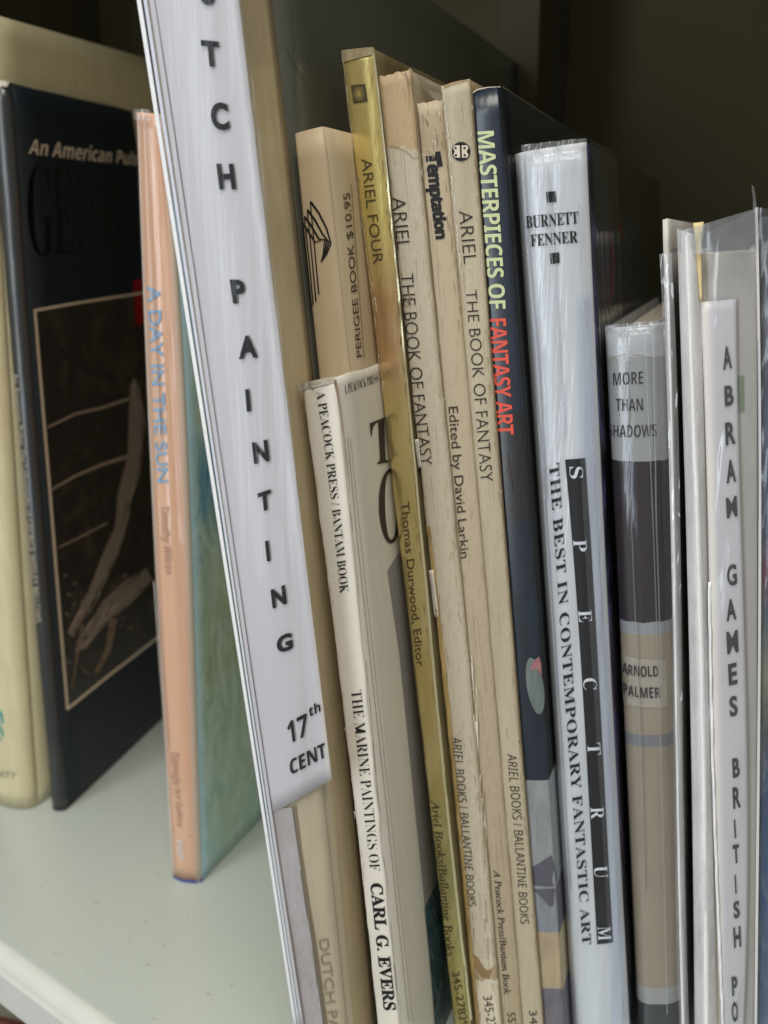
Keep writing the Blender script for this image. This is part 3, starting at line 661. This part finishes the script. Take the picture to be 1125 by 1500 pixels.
AG3 = k.fin(c, .6, .1, .3, k.bump(ncr, .4, .0005))
YEL = paper('yellowed_glue', (.52, .36, .14), .8, .2, bump=.8)
b = Book('paperback_book', 'aged ARIEL paperback with brown stripped spine top and torn edge, touching the gold paperback', VP, .2870,
         [(555, 114), (562, 220), (574, 302), (585, 441), (599, 540), (610, 640), (624, 780), (633, 850), (645, 950), (661, 1120), (681, 1300), (695, 1488)],
         [(597, 101), (610, 200), (617, 260), (627.5, 355), (635, 444), (645, 542), (660, 702), (672, 844), (684, 960), (702, 1138), (720, 1345), (734, 1488)], .21, (.0007, .0012, .0004), jit=.0003, nr=120)
b.spine(AG1); b.cover(paper('worn_tan_cover', (.36, .30, .20), .6, .15, bump=.5, dirt=(.20, .15, .09)), 1, top=lambda d: -.006 * max(0, min(1, (d - .004) / .02))); b.cover(AG1, -1); b.pages()
TL = [(624, 770), (633, 838), (645, 946), (652, 1020), (660, 1110), (672, 1230), (682, 1330), (690, 1420), (697, 1500)]
b.sheet('exposed_glue', shift(TL, -1), shift(TL, 5.5), YEL, .0003, 90, 4, .0005, flat=False, wf=140)
b.sheet('torn_strip', [(628, 836), (636, 905)], [(635, 834), (643, 903)], WHT, .0006, 14, 4, .0004, flat=False, th=.0003)
b.sheet('torn_strip', [(607, 644), (612, 686)], [(612, 643), (617, 685)], WHT, .0005, 10, 4, .0003, flat=False, th=.0003)
LC = plain('pale_crack_and_glint', (.70, .64, .53), .7); DC = plain('brown_crack', (.27, .205, .13), .8); MC = plain('tan_crack', (.36, .28, .18), .8)
TR = [(594, 105), (608, 200), (616, 260), (626, 355), (633.5, 444), (643, 542), (658, 702), (670, 844), (682, 960), (700, 1138), (718, 1345), (732, 1488)]
TLL = [(557, 116), (564, 220), (576, 302), (587, 441), (601, 540), (612, 640), (626, 780), (636, 850), (650, 950), (666, 1120), (686, 1300), (700, 1488)]
cracks(b, 'edge_wear', shift(TR, -3), 70, 2.2, (LC, MC, MC, LC), 1); cracks(b, 'edge_wear', shift(TLL, 3), 60, 1.5, (LC, DC, DC, MC), 2); cracks(b, 'spine_crease_and_glint', [((p[0] + q[0]) / 2, p[1]) for p, q in zip(TLL, TR)], 26, 7, (MC, MC, LC), 3, (20, 60), (.25, .6))
cracks(b, 'spine_crease_and_glint', [(690, 960), (702, 1130), (716, 1400)], 26, 2.5, (LC, LC, MC), 9, (20, 60), (.8, 2.2))  # pale dashes painting the highlight strip on the lower right of the spine
b.strokes('dark_stain', [([(590, 434), (597, 438), (604, 436)], 2.5, 1), ([(593, 441), (600, 443)], 2.2, 1), ([(599, 428), (602, 446)], 1.6, .6), ([(592, 446), (598, 448), (606, 445)], 1.6, .5)], DC, lift=.0003)
b.strokes('torn_crease', [([(594, 104), (597, 118), (599, 135), (600, 150)], 1.4, .5), ([(588, 106), (595, 112), (600, 124)], 1.0, .4), ([(560, 217), (578, 214), (596, 222), (606, 232), (616, 230)], 1.2, .8)], DC, lift=.0003)
b.decal('torn_patch', [(690, 1395), (700, 1402), (713, 1424), (721, 1418), (717, 1433), (706, 1430), (695, 1416)], paper('torn_brown', (.34, .22, .11), .9, .2), lift=.0003)
k = NM('worn_black_ink'); THIN = k.fin(k.mix(k.ramp(k.noise((2600, 2600, 1600), detail=4, rough=.7), [(.56, (0, 0, 0)), (.68, (1, 1, 1))]), (.022, .018, .014), (.30, .24, .17)), .6, spec=.2)
b.text('ARIEL', [(574, 289), (582.5, 366)], [(593.5, 288), (601, 364)], THIN, off=-.012, name='title_lettering')
b.text('THE BOOK OF FANTASY', [(587, 401), (594.5, 489), (606, 590), (617.5, 682)], [(605, 400), (613, 489), (623, 590), (633.5, 680)], THIN, off=-.012, name='title_lettering')
b.text('ARIEL BOOKS / BALLANTINE BOOKS.', [(661.5, 1079), (675, 1205), (687, 1331)], [(675, 1078), (687, 1204), (697.5, 1329)], THIN, st='sansi', off=-.006, name='publisher_lettering')
b.text('345-27306', [(707.5, 1459), (718, 1530)], [(720.5, 1458), (731, 1529)], THIN, off=-.006, name='number_lettering')
# --- tan paperback, black logo
b = Book('paperback_book', 'thin tan paperback with bold black Temptation logo and Edited by David Larkin on its spine', VP, .2890,
         [(612, 152), (618, 249), (628, 355), (635.5, 444), (645.5, 542), (660.5, 702), (672.5, 844), (684.5, 960), (703, 1138), (721, 1345), (735, 1488)],
         [(650, 146), (653, 195), (662, 302), (675, 441), (685, 542), (696, 684), (703, 791), (721, 930), (736, 1100), (752, 1328), (764, 1488)], .21, (.0007, .0007, .0004), jit=.00025, nr=100)
b.spine(AG3); b.cover(AG3, 1); b.cover(AG3, -1); b.pages()
cracks(b, 'spine_crease_and_glint', [(618, 160), (640, 330), (655, 540), (676, 760), (700, 960), (735, 1300), (748, 1480)], 40, 6, (MC, MC, LC), 4, (20, 70), (.25, .6))
cracks(b, 'scuffs', [(630, 160), (636, 230)], 34, 9, (DC, MC, LC), 5, (4, 14), (.6, 2.2)); cracks(b, 'scuffs', [(648, 195), (668, 420), (676, 470)], 26, 3, (MC, DC), 6, (5, 26), (.5, 1.6))
b.text('emptation', [(625, 241), (631, 295), (638.5, 351)], [(645.5, 240), (650, 295), (656, 349)], INK, st='sansb', off=.035, space=.86, name='title_lettering')
b.strokes('title_lettering', [([(624, 233), (646, 231)], 8, 8), ([(641, 222), (645, 244)], 8, 8)], INK)
b.text('Edited by David Larkin', [(657, 596), (666, 705), (675.5, 818)], [(670.5, 595), (679, 704), (687.5, 816)], THIN, name='editor_lettering')
b.text('A Peacock Press/Bantam Book', [(723, 1274), (731, 1365), (738.5, 1457)], [(732.5, 1273), (740.5, 1364), (748, 1455)], INK, st='ital', off=.006, name='publisher_lettering')
b.text('553-01064', [(743, 1483), (751, 1550)], [(754, 1482), (762, 1549)], THIN, off=-.004, name='number_lettering')
# --- second ariel paperback
b = Book('paperback_book', 'cream creased ARIEL paperback with round BB emblem, touching the navy book', VP, .2865,
         [(647, 126), (652, 195), (661, 302), (674, 441), (684, 542), (695, 684), (702, 791), (720, 920), (735, 1095), (752, 1328), (763, 1488)],
         [(688, 116), (699, 267), (713, 444), (720, 542), (731, 684), (743, 827), (752, 978), (768, 1156), (784, 1346), (795, 1500)], .21, (.0008, .0008, .0005), jit=.0002, nr=100)
b.spine(AG2); b.cover(paper('brown_cover', (.26, .19, .11), .5, .1), 1); b.cover(AG2, -1); b.pages()
cracks(b, 'spine_crease_and_glint', [(668, 130), (685, 300), (700, 470), (712, 640), (722, 800), (745, 1030), (765, 1260), (778, 1480)], 50, 8, (LC, MC, LC), 7, (16, 50), (.25, .6))
cracks(b, 'edge_wear', [(686, 120), (697, 267), (711, 444), (729, 684), (750, 978), (782, 1346)], 50, 1.5, (LC, MC, DC), 8)
b.strokes('brown_rub', [([(650, 127), (662, 122), (676, 118.5), (687, 117.5)], 2.2, 1.2)], plain('rust_stain', (.42, .27, .12), .8), lift=.0003)
CR = plain('cracked_white', (.84, .80, .72), .5)
lines = []; yy = 140.0
while yy < 400:
    xc = 650.5 + (yy - 140) * .092 + random.uniform(-1.5, 1.8); ln = random.uniform(5, 16)
    lines.append(([(xc, yy), (xc + random.uniform(-.8, 1.6), yy + ln / 2), (xc + ln * .09, yy + ln)], random.uniform(.5, 1.6), .3)); yy += ln * .55
b.strokes('crease_marks', lines, CR, lift=.00015)['kind'] = 'stuff'
em = b.decal('emblem', ell(675.6, 222, 13.6, 14.2), INK, lift=.00025)
for pts in ([(666, 213.5), (674, 213), (674.6, 231), (667, 231), (664.8, 227), (667, 222.3), (664.4, 217.5)], [(676.8, 213), (685, 213), (686.6, 217), (684, 222), (686.8, 227), (684.8, 231), (677.4, 231)]):
    b.decal('emblem_letter', pts, plain('cream_ink', (.66, .60, .48)), lift=.0004)
b.strokes('emblem_counter', [([(x, y), (x + .1, y + 3)], 3, 3) for x, y in ((668, 215.5), (668.3, 226), (681, 215.5), (681.3, 226))], INK, lift=.00052)
b.text('ARIEL', [(672, 309), (680, 387)], [(691.5, 308), (698.5, 385)], THIN, off=-.012, name='title_lettering')
b.text('THE BOOK OF FANTASY', [(682.5, 425), (690, 520), (697.5, 615), (704.5, 706)], [(698, 424), (707, 520), (715, 615), (722, 704)], THIN, off=-.012, name='title_lettering')
b.text('ARIEL BOOKS / BALLANTINE BOOKS', [(743, 1104), (754, 1230), (763, 1354)], [(756.5, 1103), (767, 1229), (775, 1352)], THIN, st='sansi', off=-.006, name='publisher_lettering')
b.text('345-27', [(775, 1480), (780, 1540)], [(786, 1479), (791, 1539)], THIN, off=-.006, name='number_lettering')
# --- navy book
NAVB = [(0, (.012, .022, .045)), (600, (.014, .016, .022)), (760, (.010, .020, .036)), (1141, (.30, .32, .34)), (1299, (.24, .26, .31)), (1362, (.44, .35, .23)), (1447, (.17, .155, .19))]
NAVY = paper('navy_printed_card', (.02, .03, .05), .35, .16, bump=.1, coat=.5, bands=NAVB, wob=.0015, coat_r=.2)
NAVC = paper('navy_cover', (.006, .008, .012), .4, .05, bands=[(0, (.005, .007, .010)), (1141, (.26, .28, .31)), (1300, (.10, .10, .13)), (1370, (.40, .36, .24)), (1452, (.15, .15, .20))], wob=.0015, coat=.3)
b = Book('paperback_book', 'navy book with spine lettering MASTERPIECES OF FANTASY ART in pale green and red', VP, .2885,
         [(690, 135), (699, 267), (713, 444), (720, 542), (731, 684), (743, 827), (752, 978), (768, 1156), (784, 1346), (795, 1500)],
         [(733, 127), (739, 249), (752, 444), (763, 568), (772, 710), (788, 906), (798, 1040), (806, 1135), (812, 1249), (819, 1364), (824, 1490)], .215, (.0009, .0006, .0003), jit=.00008)
b.spine(NAVY); b.cover(NAVC, 1); b.cover(NAVC, -1); b.pages()
b.strokes('worn_edge', [([(691, 137), (700, 131), (716, 128), (733, 126.8)], 1.8, .9), ([(691, 136), (699, 260), (706, 350)], 1, .5)], WORN, lift=.0003)
b.strokes('worn_edge', [([(735, 127), (752, 138), (780, 156), (812, 177)], 1.1, .5)], paper('worn_dim', (.25, .22, .16), .9), 'cover', lift=.0002)
PG = plain('pale_green_ink', (.58, .64, .38), .5); RD = plain('red_title_ink', (.72, .10, .07), .5)
b.text('MASTERPIECES OF', [(699.5, 193), (706, 285), (712, 370), (717.5, 453)], [(723.5, 191.5), (730, 285), (736, 370), (741, 452)], PG, st='sansb', off=.0, space=.92, name='title_lettering')
b.text('FANTASY ART', [(717.5, 467), (723, 550), (729.5, 637)], [(741, 466), (747, 550), (753, 636)], RD, st='sansb', off=.0, space=.92, name='title_lettering')
b.decal('printed_moon', ell(784, 1004, 12, 42, tilt=-.16), paper('pale_moon_ink', (.17, .21, .21), .4, .2), lift=.00035)
b.decal('printed_moon', [(776, 982), (783, 966), (790, 961), (793, 972), (794, 990), (787, 978), (781, 980)], plain('pink_ink', (.34, .15, .17), .4), lift=.0005)
SLT = plain('slate_print', (.095, .095, .125), .4, .3)
b.decal('printed_shape', [(778.6, 1270.6), (808, 1252), (817, 1286), (810, 1298), (780, 1296)], SLT, lift=.0002); b.decal('printed_shape', [(781, 1302.5), (812, 1301), (816, 1313), (809, 1328), (804, 1326.5), (793, 1313)], SLT, lift=.0002)
b.strokes('faint_lettering', [([(744, 664), (748, 690), (751, 712), (749, 722)], .8, .6), ([(746, 672), (743, 690), (747, 700)], .6, .6)], plain('dull_red_ink', (.09, .04, .04)))
# --- white spectrum annual
k = NM('white_gloss_jacket')
c = k.ramp(k.sep(k.coord('UV'))[0], [(0, (.40, .41, .42)), (.10, (.52, .53, .54)), (.155, (.84, .86, .87)), (.2, (.66, .69, .70)), (.72, (.66, .70, .71)), (.86, (.72, .76, .78)), (1, (.80, .83, .86))])
c = k.mix(k.ramp(k.noise((200, 200, 14), detail=4), [(.4, (0, 0, 0)), (.7, (1, 1, 1))]), (.66, .67, .66), (.76, .77, .76))
WG = k.fin(c, .35, 1, .06, coat_n=k.bump(k.noise((260, 260, 7), detail=4, dist=.4), .6, .0016))
k = NM('dark_painted_jacket'); nn = k.noise((70, 40, 26), detail=7, dist=1.5); u_ = k.sep(k.coord('UV'))[0]
c = k.ramp(nn, [(.40, (.006, .006, .008)), (.52, (.02, .02, .05)), (.60, (.09, .07, .20)), (.68, (.02, .02, .04))])
c = k.mix(k.ramp(u_, [(.25, (0, 0, 0)), (.45, (1, 1, 1))]), c, (.006, .005, .006))
SPC = k.fin(c, .4, .5, .12, coat_n=k.bump(k.noise((120, 120, 20)), .4, .001))
b = Book('hardcover_book', 'thick white glossy hardcover with black SPECTRUM bar on its spine, beside the navy book', VP, .2955,
         [(747, 226), (760.5, 370), (771, 505), (778, 598), (782, 728), (800, 959), (817, 1233), (831, 1430), (835, 1500)],
         [(858, 208), (867, 363), (874, 577), (881, 728), (894, 941), (900, 1100), (910.5, 1286), (922, 1500)], .225, (.0045, .0010, .0016), wave=.0005)
b.spine(WG, th=.001); b.cover(SPC, 1, th=.002); b.cover(WG, -1, th=.002); b.pages(gap=.003, dtop=.003, dfore=.003)
b.text('BURNETT', [(771, 334.5), (810, 331), (848, 327)], [(770, 317), (809, 313), (847, 310)], INK, st='serifb', lift=.0004, name='editor_lettering')
b.text('FENNER', [(778, 361), (847, 355)], [(777, 344), (846, 338)], INK, st='serifb', lift=.0004, name='editor_lettering')
b.decal('square_mark', [(800, 281), (813.5, 280), (815, 295.5), (801.5, 297)], INK, lift=.0004); b.decal('square_mark', [(806, 371), (819, 369.5), (820, 385), (807, 387)], INK, lift=.0004)
b.text('THE BEST IN CONTEMPORARY FANTASTIC ART', [(804.5, 681), (816.5, 850), (827.5, 1023), (841, 1200), (853.5, 1384)], [(818.5, 677), (830, 850), (841.5, 1023), (855, 1200), (866, 1382)], INK, st='serifb', off=-.004, space=1.06, lift=.0004, name='subtitle_lettering')
BL = [(828, 673), (837, 780), (849.5, 941), (859, 1100), (867, 1250), (875, 1382.6)]; BR = [(857, 670.5), (865, 780), (874, 941), (883, 1100), (891, 1250), (898, 1379.8)]
b.sheet('title_bar', BL, BR, plain('black_print', (.012, .011, .012), .35, .6), .0003, 40, 10, flat=False)
WI = plain('white_title_ink', (.85, .86, .86), .4, .3)
for ch, cx, cy in zip('SPECTRUM', (844, 849.5, 857, 864, 870, 874.8, 880, 885), (692, 799, 902, 1001, 1096, 1190, 1276, 1366)):
    hw, hh = (9.5, 8.6) if ch != 'M' else (9.5, 10); b.text(ch, [(cx - hw, cy - hh), (cx - hw + 1.4, cy + hh)], [(cx + hw, cy - hh - 1), (cx + hw + 1.4, cy + hh - 1)], WI, st='serifb', off=-.006, lift=.0006, name='title_letter')
glint_rolls(b, [[(765, 224), (774, 370), (786, 505), (800, 728)], [(797, 232), (806, 300), (816, 480), (826, 640)], [(847, 300), (856, 420), (864, 577), (873, 728), (886, 941), (895, 1130), (905, 1300), (914, 1490)], [(790, 620), (806, 860), (822, 1100), (834, 1300)]], 2.6)
SHEEN_FILM = film('milky_sheen', wr=.15, opac=.0, haze=.04, rough=.15, sc=(200, 200, 8), hcol=(.80, .84, .86))
b.sheet('film_bright_strip', [(846, 430), (851, 673), (867, 941), (877, 1100), (885, 1250), (891, 1383), (897, 1500)], [(868, 425), (876, 673), (893, 941), (900, 1100), (908, 1250), (915, 1383), (920, 1500)], SHEEN_FILM, .0016, 50, 8, .0001, flat=False)  # milky strip standing in for the reflection down the spine's right side
b.strokes('red_figure', [([(892, 340), (898, 380), (895, 430), (888, 455)], 5, 3), ([(905, 330), (912, 350)], 3, 2)], plain('deep_red_ink', (.16, .008, .01), .5), 'cover')
b.sheet('film_sleeve', [(750, 222), (773, 505), (800, 959), (835, 1500)], [(858, 206), (872, 505), (895, 959), (922, 1500)], FILM, .0010, 60, 16, .0004, flat=False, wf=6)
cover_film(b, 'film_sleeve', .001, .06, .001, FILMD, .0008, .0006)
b.sheet('film_hem', [(765, 213), (766, 223)], [(860, 203), (860, 211)], FILMW, .0014, 5, 30, .0016, flat=False, wf=120)
# --- golf book
SHB = [(0, (.56, .56, .54)), (521, (.40, .40, .375)), (670, (.028, .018, .020)), (908, (.36, .36, .36)), (922, (.40, .33, .23)), (1072, (.24, .24, .24)), (1086, (.38, .31, .215)), (1438, (.40, .39, .36)), (1462, (.05, .05, .05))]
SHD = paper('jacket_bands', (.4, .4, .4), .4, .05, bands=SHB, wob=.003, coat=1, coat_r=.06, wrinkle=.5)
b = Book('hardcover_book', 'round-backed book with grey, dark and tan bands, lettered MORE THAN SHADOWS, ARNOLD PALMER', VP, .2995,
         [(885, 481), (888.5, 598), (899, 763), (908, 959), (914.5, 1100), (924, 1286), (932, 1500)],
         [(973, 472), (979, 550), (984.5, 905), (987, 1030), (992.6, 1207), (999, 1427), (1001, 1500)], .16, (.003, .003, .0022), wave=.0003)
b.spine(SHD, th=.001); b.cover(paper('dark_jacket', (.02, .02, .03), .4, .1, coat=.5), 1, th=.002); b.cover(SHD, -1, th=.002); b.pages(gap=.003, dtop=.002, dfore=.003)
GT = plain('grey_black_ink', (.045, .042, .05), .5)
b.text('MORE', [(898, 564), (942, 561.5)], [(898, 546), (941.5, 544)], GT, st='sansb', off=-.02, lift=.0003, name='title_lettering')
b.text('THAN', [(902, 601.5), (942, 601)], [(902, 584), (941, 583.5)], GT, st='sansb', off=-.02, lift=.0003, name='title_lettering')
b.text('SHADOWS', [(890, 639.5), (962, 638)], [(890, 622), (961.5, 621)], GT, st='sansb', off=-.02, lift=.0003, name='title_lettering')
b.strokes('paper_stain', [([(891, 530), (899, 523), (912, 519.5), (935, 520), (955, 524), (975, 527)], 1.6, .6)], plain('tan_stain', (.42, .33, .20), .7), lift=.0002)
b.decal('name_panel', [(909, 958), (976, 966), (978, 1035), (911, 1030)], paper('pale_tan_print', (.47, .42, .32), .5, .04, coat=.6), lift=.0002)
b.text('ARNOLD', [(911, 986), (965, 990)], [(911, 970.5), (964, 975)], GT, st='sansb', off=-.01, lift=.0005, name='name_lettering')
b.text('PALMER', [(913, 1016), (968, 1021.5)], [(912, 1001), (967, 1006)], GT, st='sansb', off=-.01, lift=.0005, name='name_lettering')
b.sheet('film_sleeve', [(885, 476), (900, 763), (916, 1100), (932, 1500)], [(974, 467), (982, 763), (990, 1100), (1001, 1500)], FILM, .0008, 60, 16, .0004, flat=False, wf=6)
b.sheet('film_hem', [(886, 476), (886, 484)], [(973, 467), (974, 475)], FILMW, .0010, 5, 26, .0014, flat=False, wf=120)
glint_rolls(b, [[(915, 482), (919, 598), (926, 763), (934, 959), (941, 1180), (944, 1300)], [(945, 482), (950, 598), (957, 763), (965, 959), (970, 1180), (978, 1480)], [(958, 482), (962, 763), (970, 1000)]], 2.6, lift=.0016)
# --- thin white booklet in crumpled film
THW = paper('grey_white_card', (.60, .58, .55), .6, .05)
b = Book('booklet', 'very thin white booklet in crumpled clear film, right of the banded round-backed book', VP, .2980,
         [(968, 322), (971, 368), (976, 470), (979, 550), (985, 900), (990, 1200), (998, 1450)], [(977, 320), (978, 372), (984, 470), (987, 550), (992, 900), (997, 1200), (1004, 1450)], .17, (.0002, .0002, .0))
b.spine(THW); b.cover(THW, 1); b.cover(THW, -1); b.pages(gap=.0005)
b.sheet('film_sleeve', [(966, 372), (973, 470), (976, 550), (984, 900), (989, 1200), (996, 1500)], [(984, 370), (990, 470), (992, 550), (998, 900), (1003, 1200), (1010, 1500)], FILMW, .0014, 90, 8, .0014, wf=35)
b.sheet('film_bright_strip', [(975, 373), (978, 470), (982, 550), (987, 900), (993, 1200), (1000, 1500)], [(979, 373), (982, 470), (985, 550), (990, 900), (996, 1200), (1003, 1500)], plain('bright_film_fold', (.75, .76, .80), .12, 1), .0026, 90, 3, .0012, wf=60)
cover_film(b, 'film_sleeve', .0005, .03, -.008, FILMW, .0006, .0008)
# --- poster book with the second label
GB = paper('grey_beige_card', (.52, .48, .42), .6, .04)
b = Book('hardcover_book', 'grey-beige book in loose clear film with white ABRAM GAMES label and yellow slip on top', VP, .2955,
         [(993, 372), (997, 430), (998, 530), (1003, 799), (1011, 950), (1014.6, 1207), (1019, 1500)], [(1108, 366), (1110, 530), (1110, 800), (1108, 1100), (1105, 1500)], .19, (.0035, .0008, .0010))
b.spine(GB, th=.001); b.cover(GB, 1, th=.002); b.cover(GB, -1, th=.002); b.pages(gap=.003, dtop=.002, dfore=.003)
ROLL = film('rolled_film', wr=.8, opac=.35, haze=.55, rough=.10, sc=(300, 300, 14), hcol=(.92, .93, .97))
b.sheet('film_roll', [(992, 335), (996, 430), (998, 530), (1005, 799), (1011, 950), (1014, 1207), (1018, 1500)], [(1024, 345), (1028, 430), (1030, 530), (1034, 799), (1040, 950), (1044, 1207), (1050, 1500)], ROLL, .0012, 90, 14, .0010, roll=.0035, wf=8)
b.sheet('film_roll', [(1003, 345), (1006, 430), (1009, 530), (1018, 799), (1024, 950), (1027, 1207), (1031, 1500)], [(1010, 345), (1014, 430), (1018, 530), (1027, 799), (1033, 950), (1036, 1207), (1040, 1500)], plain('white_paper_fold', (.88, .89, .93), .35, .8), .0040, 90, 6, .0008, roll=.001, wf=30)
lab2L = [(1027, 442), (1029, 530), (1036, 692), (1040, 850), (1042, 987), (1047.6, 1207), (1058.6, 1463), (1060, 1515)]
lab2R = [(1079, 437), (1079, 530), (1083, 692), (1088, 850), (1093, 987), (1095, 1207), (1090, 1463), (1089, 1515)]
LAB2 = LAB
b.sheet('paper_label', lab2L, lab2R, LAB2, .0016, 60, 10, .0004, th=.0002, wf=6)
tornL = shift(lab2L[3:], -2.5)
b.sheet('torn_paper_edge', tornL, shift(lab2L[3:], 1.6), PAPW, .0021, 120, 3, .0006, wf=160, th=.0002)
b.sheet('yellow_slip', [(1016, 327), (1020, 360), (1026, 440)], [(1032, 325), (1027.5, 345), (1029, 440)], paper('yellow_paper', (.72, .58, .30), .7, .05), .0032, 16, 5, .0004, th=.0004, wf=60)
for ch, x0, y0, x1, y1 in (('A', 1058, 504, 1072.5, 541), ('B', 1061, 561, 1075, 594), ('R', 1062, 614, 1078, 651), ('A', 1063, 669, 1078.5, 706), ('M', 1063.5, 723, 1080.5, 757), ('G', 1064.5, 822, 1080, 856),
        ('A', 1063, 872, 1079, 907), ('M', 1064, 918, 1082, 955), ('E', 1066.5, 966, 1080.5, 1000.5), ('S', 1068, 1014, 1081, 1046), ('B', 1072.5, 1104, 1084, 1135), ('R', 1073, 1146, 1085.5, 1180), ('I', 1075, 1195, 1078.5, 1223),
        ('T', 1073, 1230.5, 1083.6, 1260), ('I', 1076, 1275.6, 1079.2, 1304), ('S', 1074, 1313, 1084, 1340), ('H', 1074, 1350, 1086, 1383), ('P', 1071.5, 1423, 1081, 1453), ('O', 1071.5, 1460, 1081.5, 1491)):
    b.letter(ch, x0, y0, x1, y1, -.24, .05, lift=.0021, off=.03)
FILMH = film('cloudy_film', wr=.7, opac=.2, haze=.05, rough=.15, hcol=(.62, .66, .74))
b.sheet('film_sleeve', [(1036, 341), (1040, 430), (1042, 530), (1048, 799), (1053, 950), (1056, 1207), (1060, 1500)], [(1108, 307), (1110, 430), (1112, 530), (1112, 799), (1110, 950), (1108, 1207), (1106, 1500)], FILMH, .0030, 70, 12, .0012, wf=10)
FILMT = film('milky_film', wr=.5, opac=.2, haze=.22, rough=.2, hcol=(.55, .58, .62))
b.sheet('film_top', [(1000, 338), (1000, 372)], [(1108, 306), (1108, 368)], FILMT, .0042, 10, 16, .0008, wf=10)
b.sheet('film_bright_strip', [(1106, 305), (1108, 430), (1111, 600), (1111, 800), (1109, 1100), (1105, 1500)], [(1110, 304), (1112, 430), (1115, 600), (1115, 800), (1113, 1100), (1109, 1500)], plain('bright_film_edge', (.62, .63, .64), .15, 1), .0036, 60, 3, .0006, wf=40)
b.sheet('film_spike', [(1101, 272), (1103, 290), (1103, 312)], [(1104, 273), (1107, 290), (1109, 312)], FILMW, .0034, 12, 3, .0008, wf=60)
b.sheet('green_mark', [(1080, 551), (1083, 602)], [(1089, 550), (1090, 603)], plain('olive_green_ink', (.20, .24, .13), .5), .0004, 4, 3)
# --- last book at the right frame edge
k = NM('painted_spine'); v = k.rowv(.03, (200, 200, 40))
c = k.ramp(v, [(0, (.10, .10, .10)), (.34, (.06, .07, .09)), (.40, (.10, .13, .20)), (.52, (.06, .10, .16)), (.56, (.20, .05, .07)), (.60, (.08, .12, .15)), (.66, (.30, .29, .17)), (.70, (.10, .11, .06)), (.75, (.04, .09, .18)), (.85, (.03, .10, .24)), (1, (.05, .12, .22))])
c = k.mix(k.ramp(k.noise((300, 300, 80), detail=6, dist=1), [(.5, (0, 0, 0)), (.75, (.6, .6, .6))]), c, (.30, .33, .34))
b = Book('hardcover_book', 'book with painted blue spine under cloudy film, cut off by the right picture edge', VP, .2992,
         [(1113, 318), (1114, 510), (1113, 800), (1111, 1100), (1108, 1500)], [(1168, 322), (1168, 510), (1164, 800), (1158, 1100), (1150, 1500)], .19, (.003, .002, .001))
PS = k.fin(c, .4, .8, .1)
b.spine(PS, th=.001); b.cover(PS, 1, th=.002); b.cover(PS, -1, th=.002); b.pages(gap=.003, dtop=.002, dfore=.003)
b.sheet('film_sleeve', [(1110, 304), (1114, 510), (1113, 800), (1111, 1100), (1108, 1500)], [(1170, 312), (1168, 510), (1164, 800), (1158, 1100), (1150, 1500)], FILMH, .0012, 60, 10, .0010, wf=12)
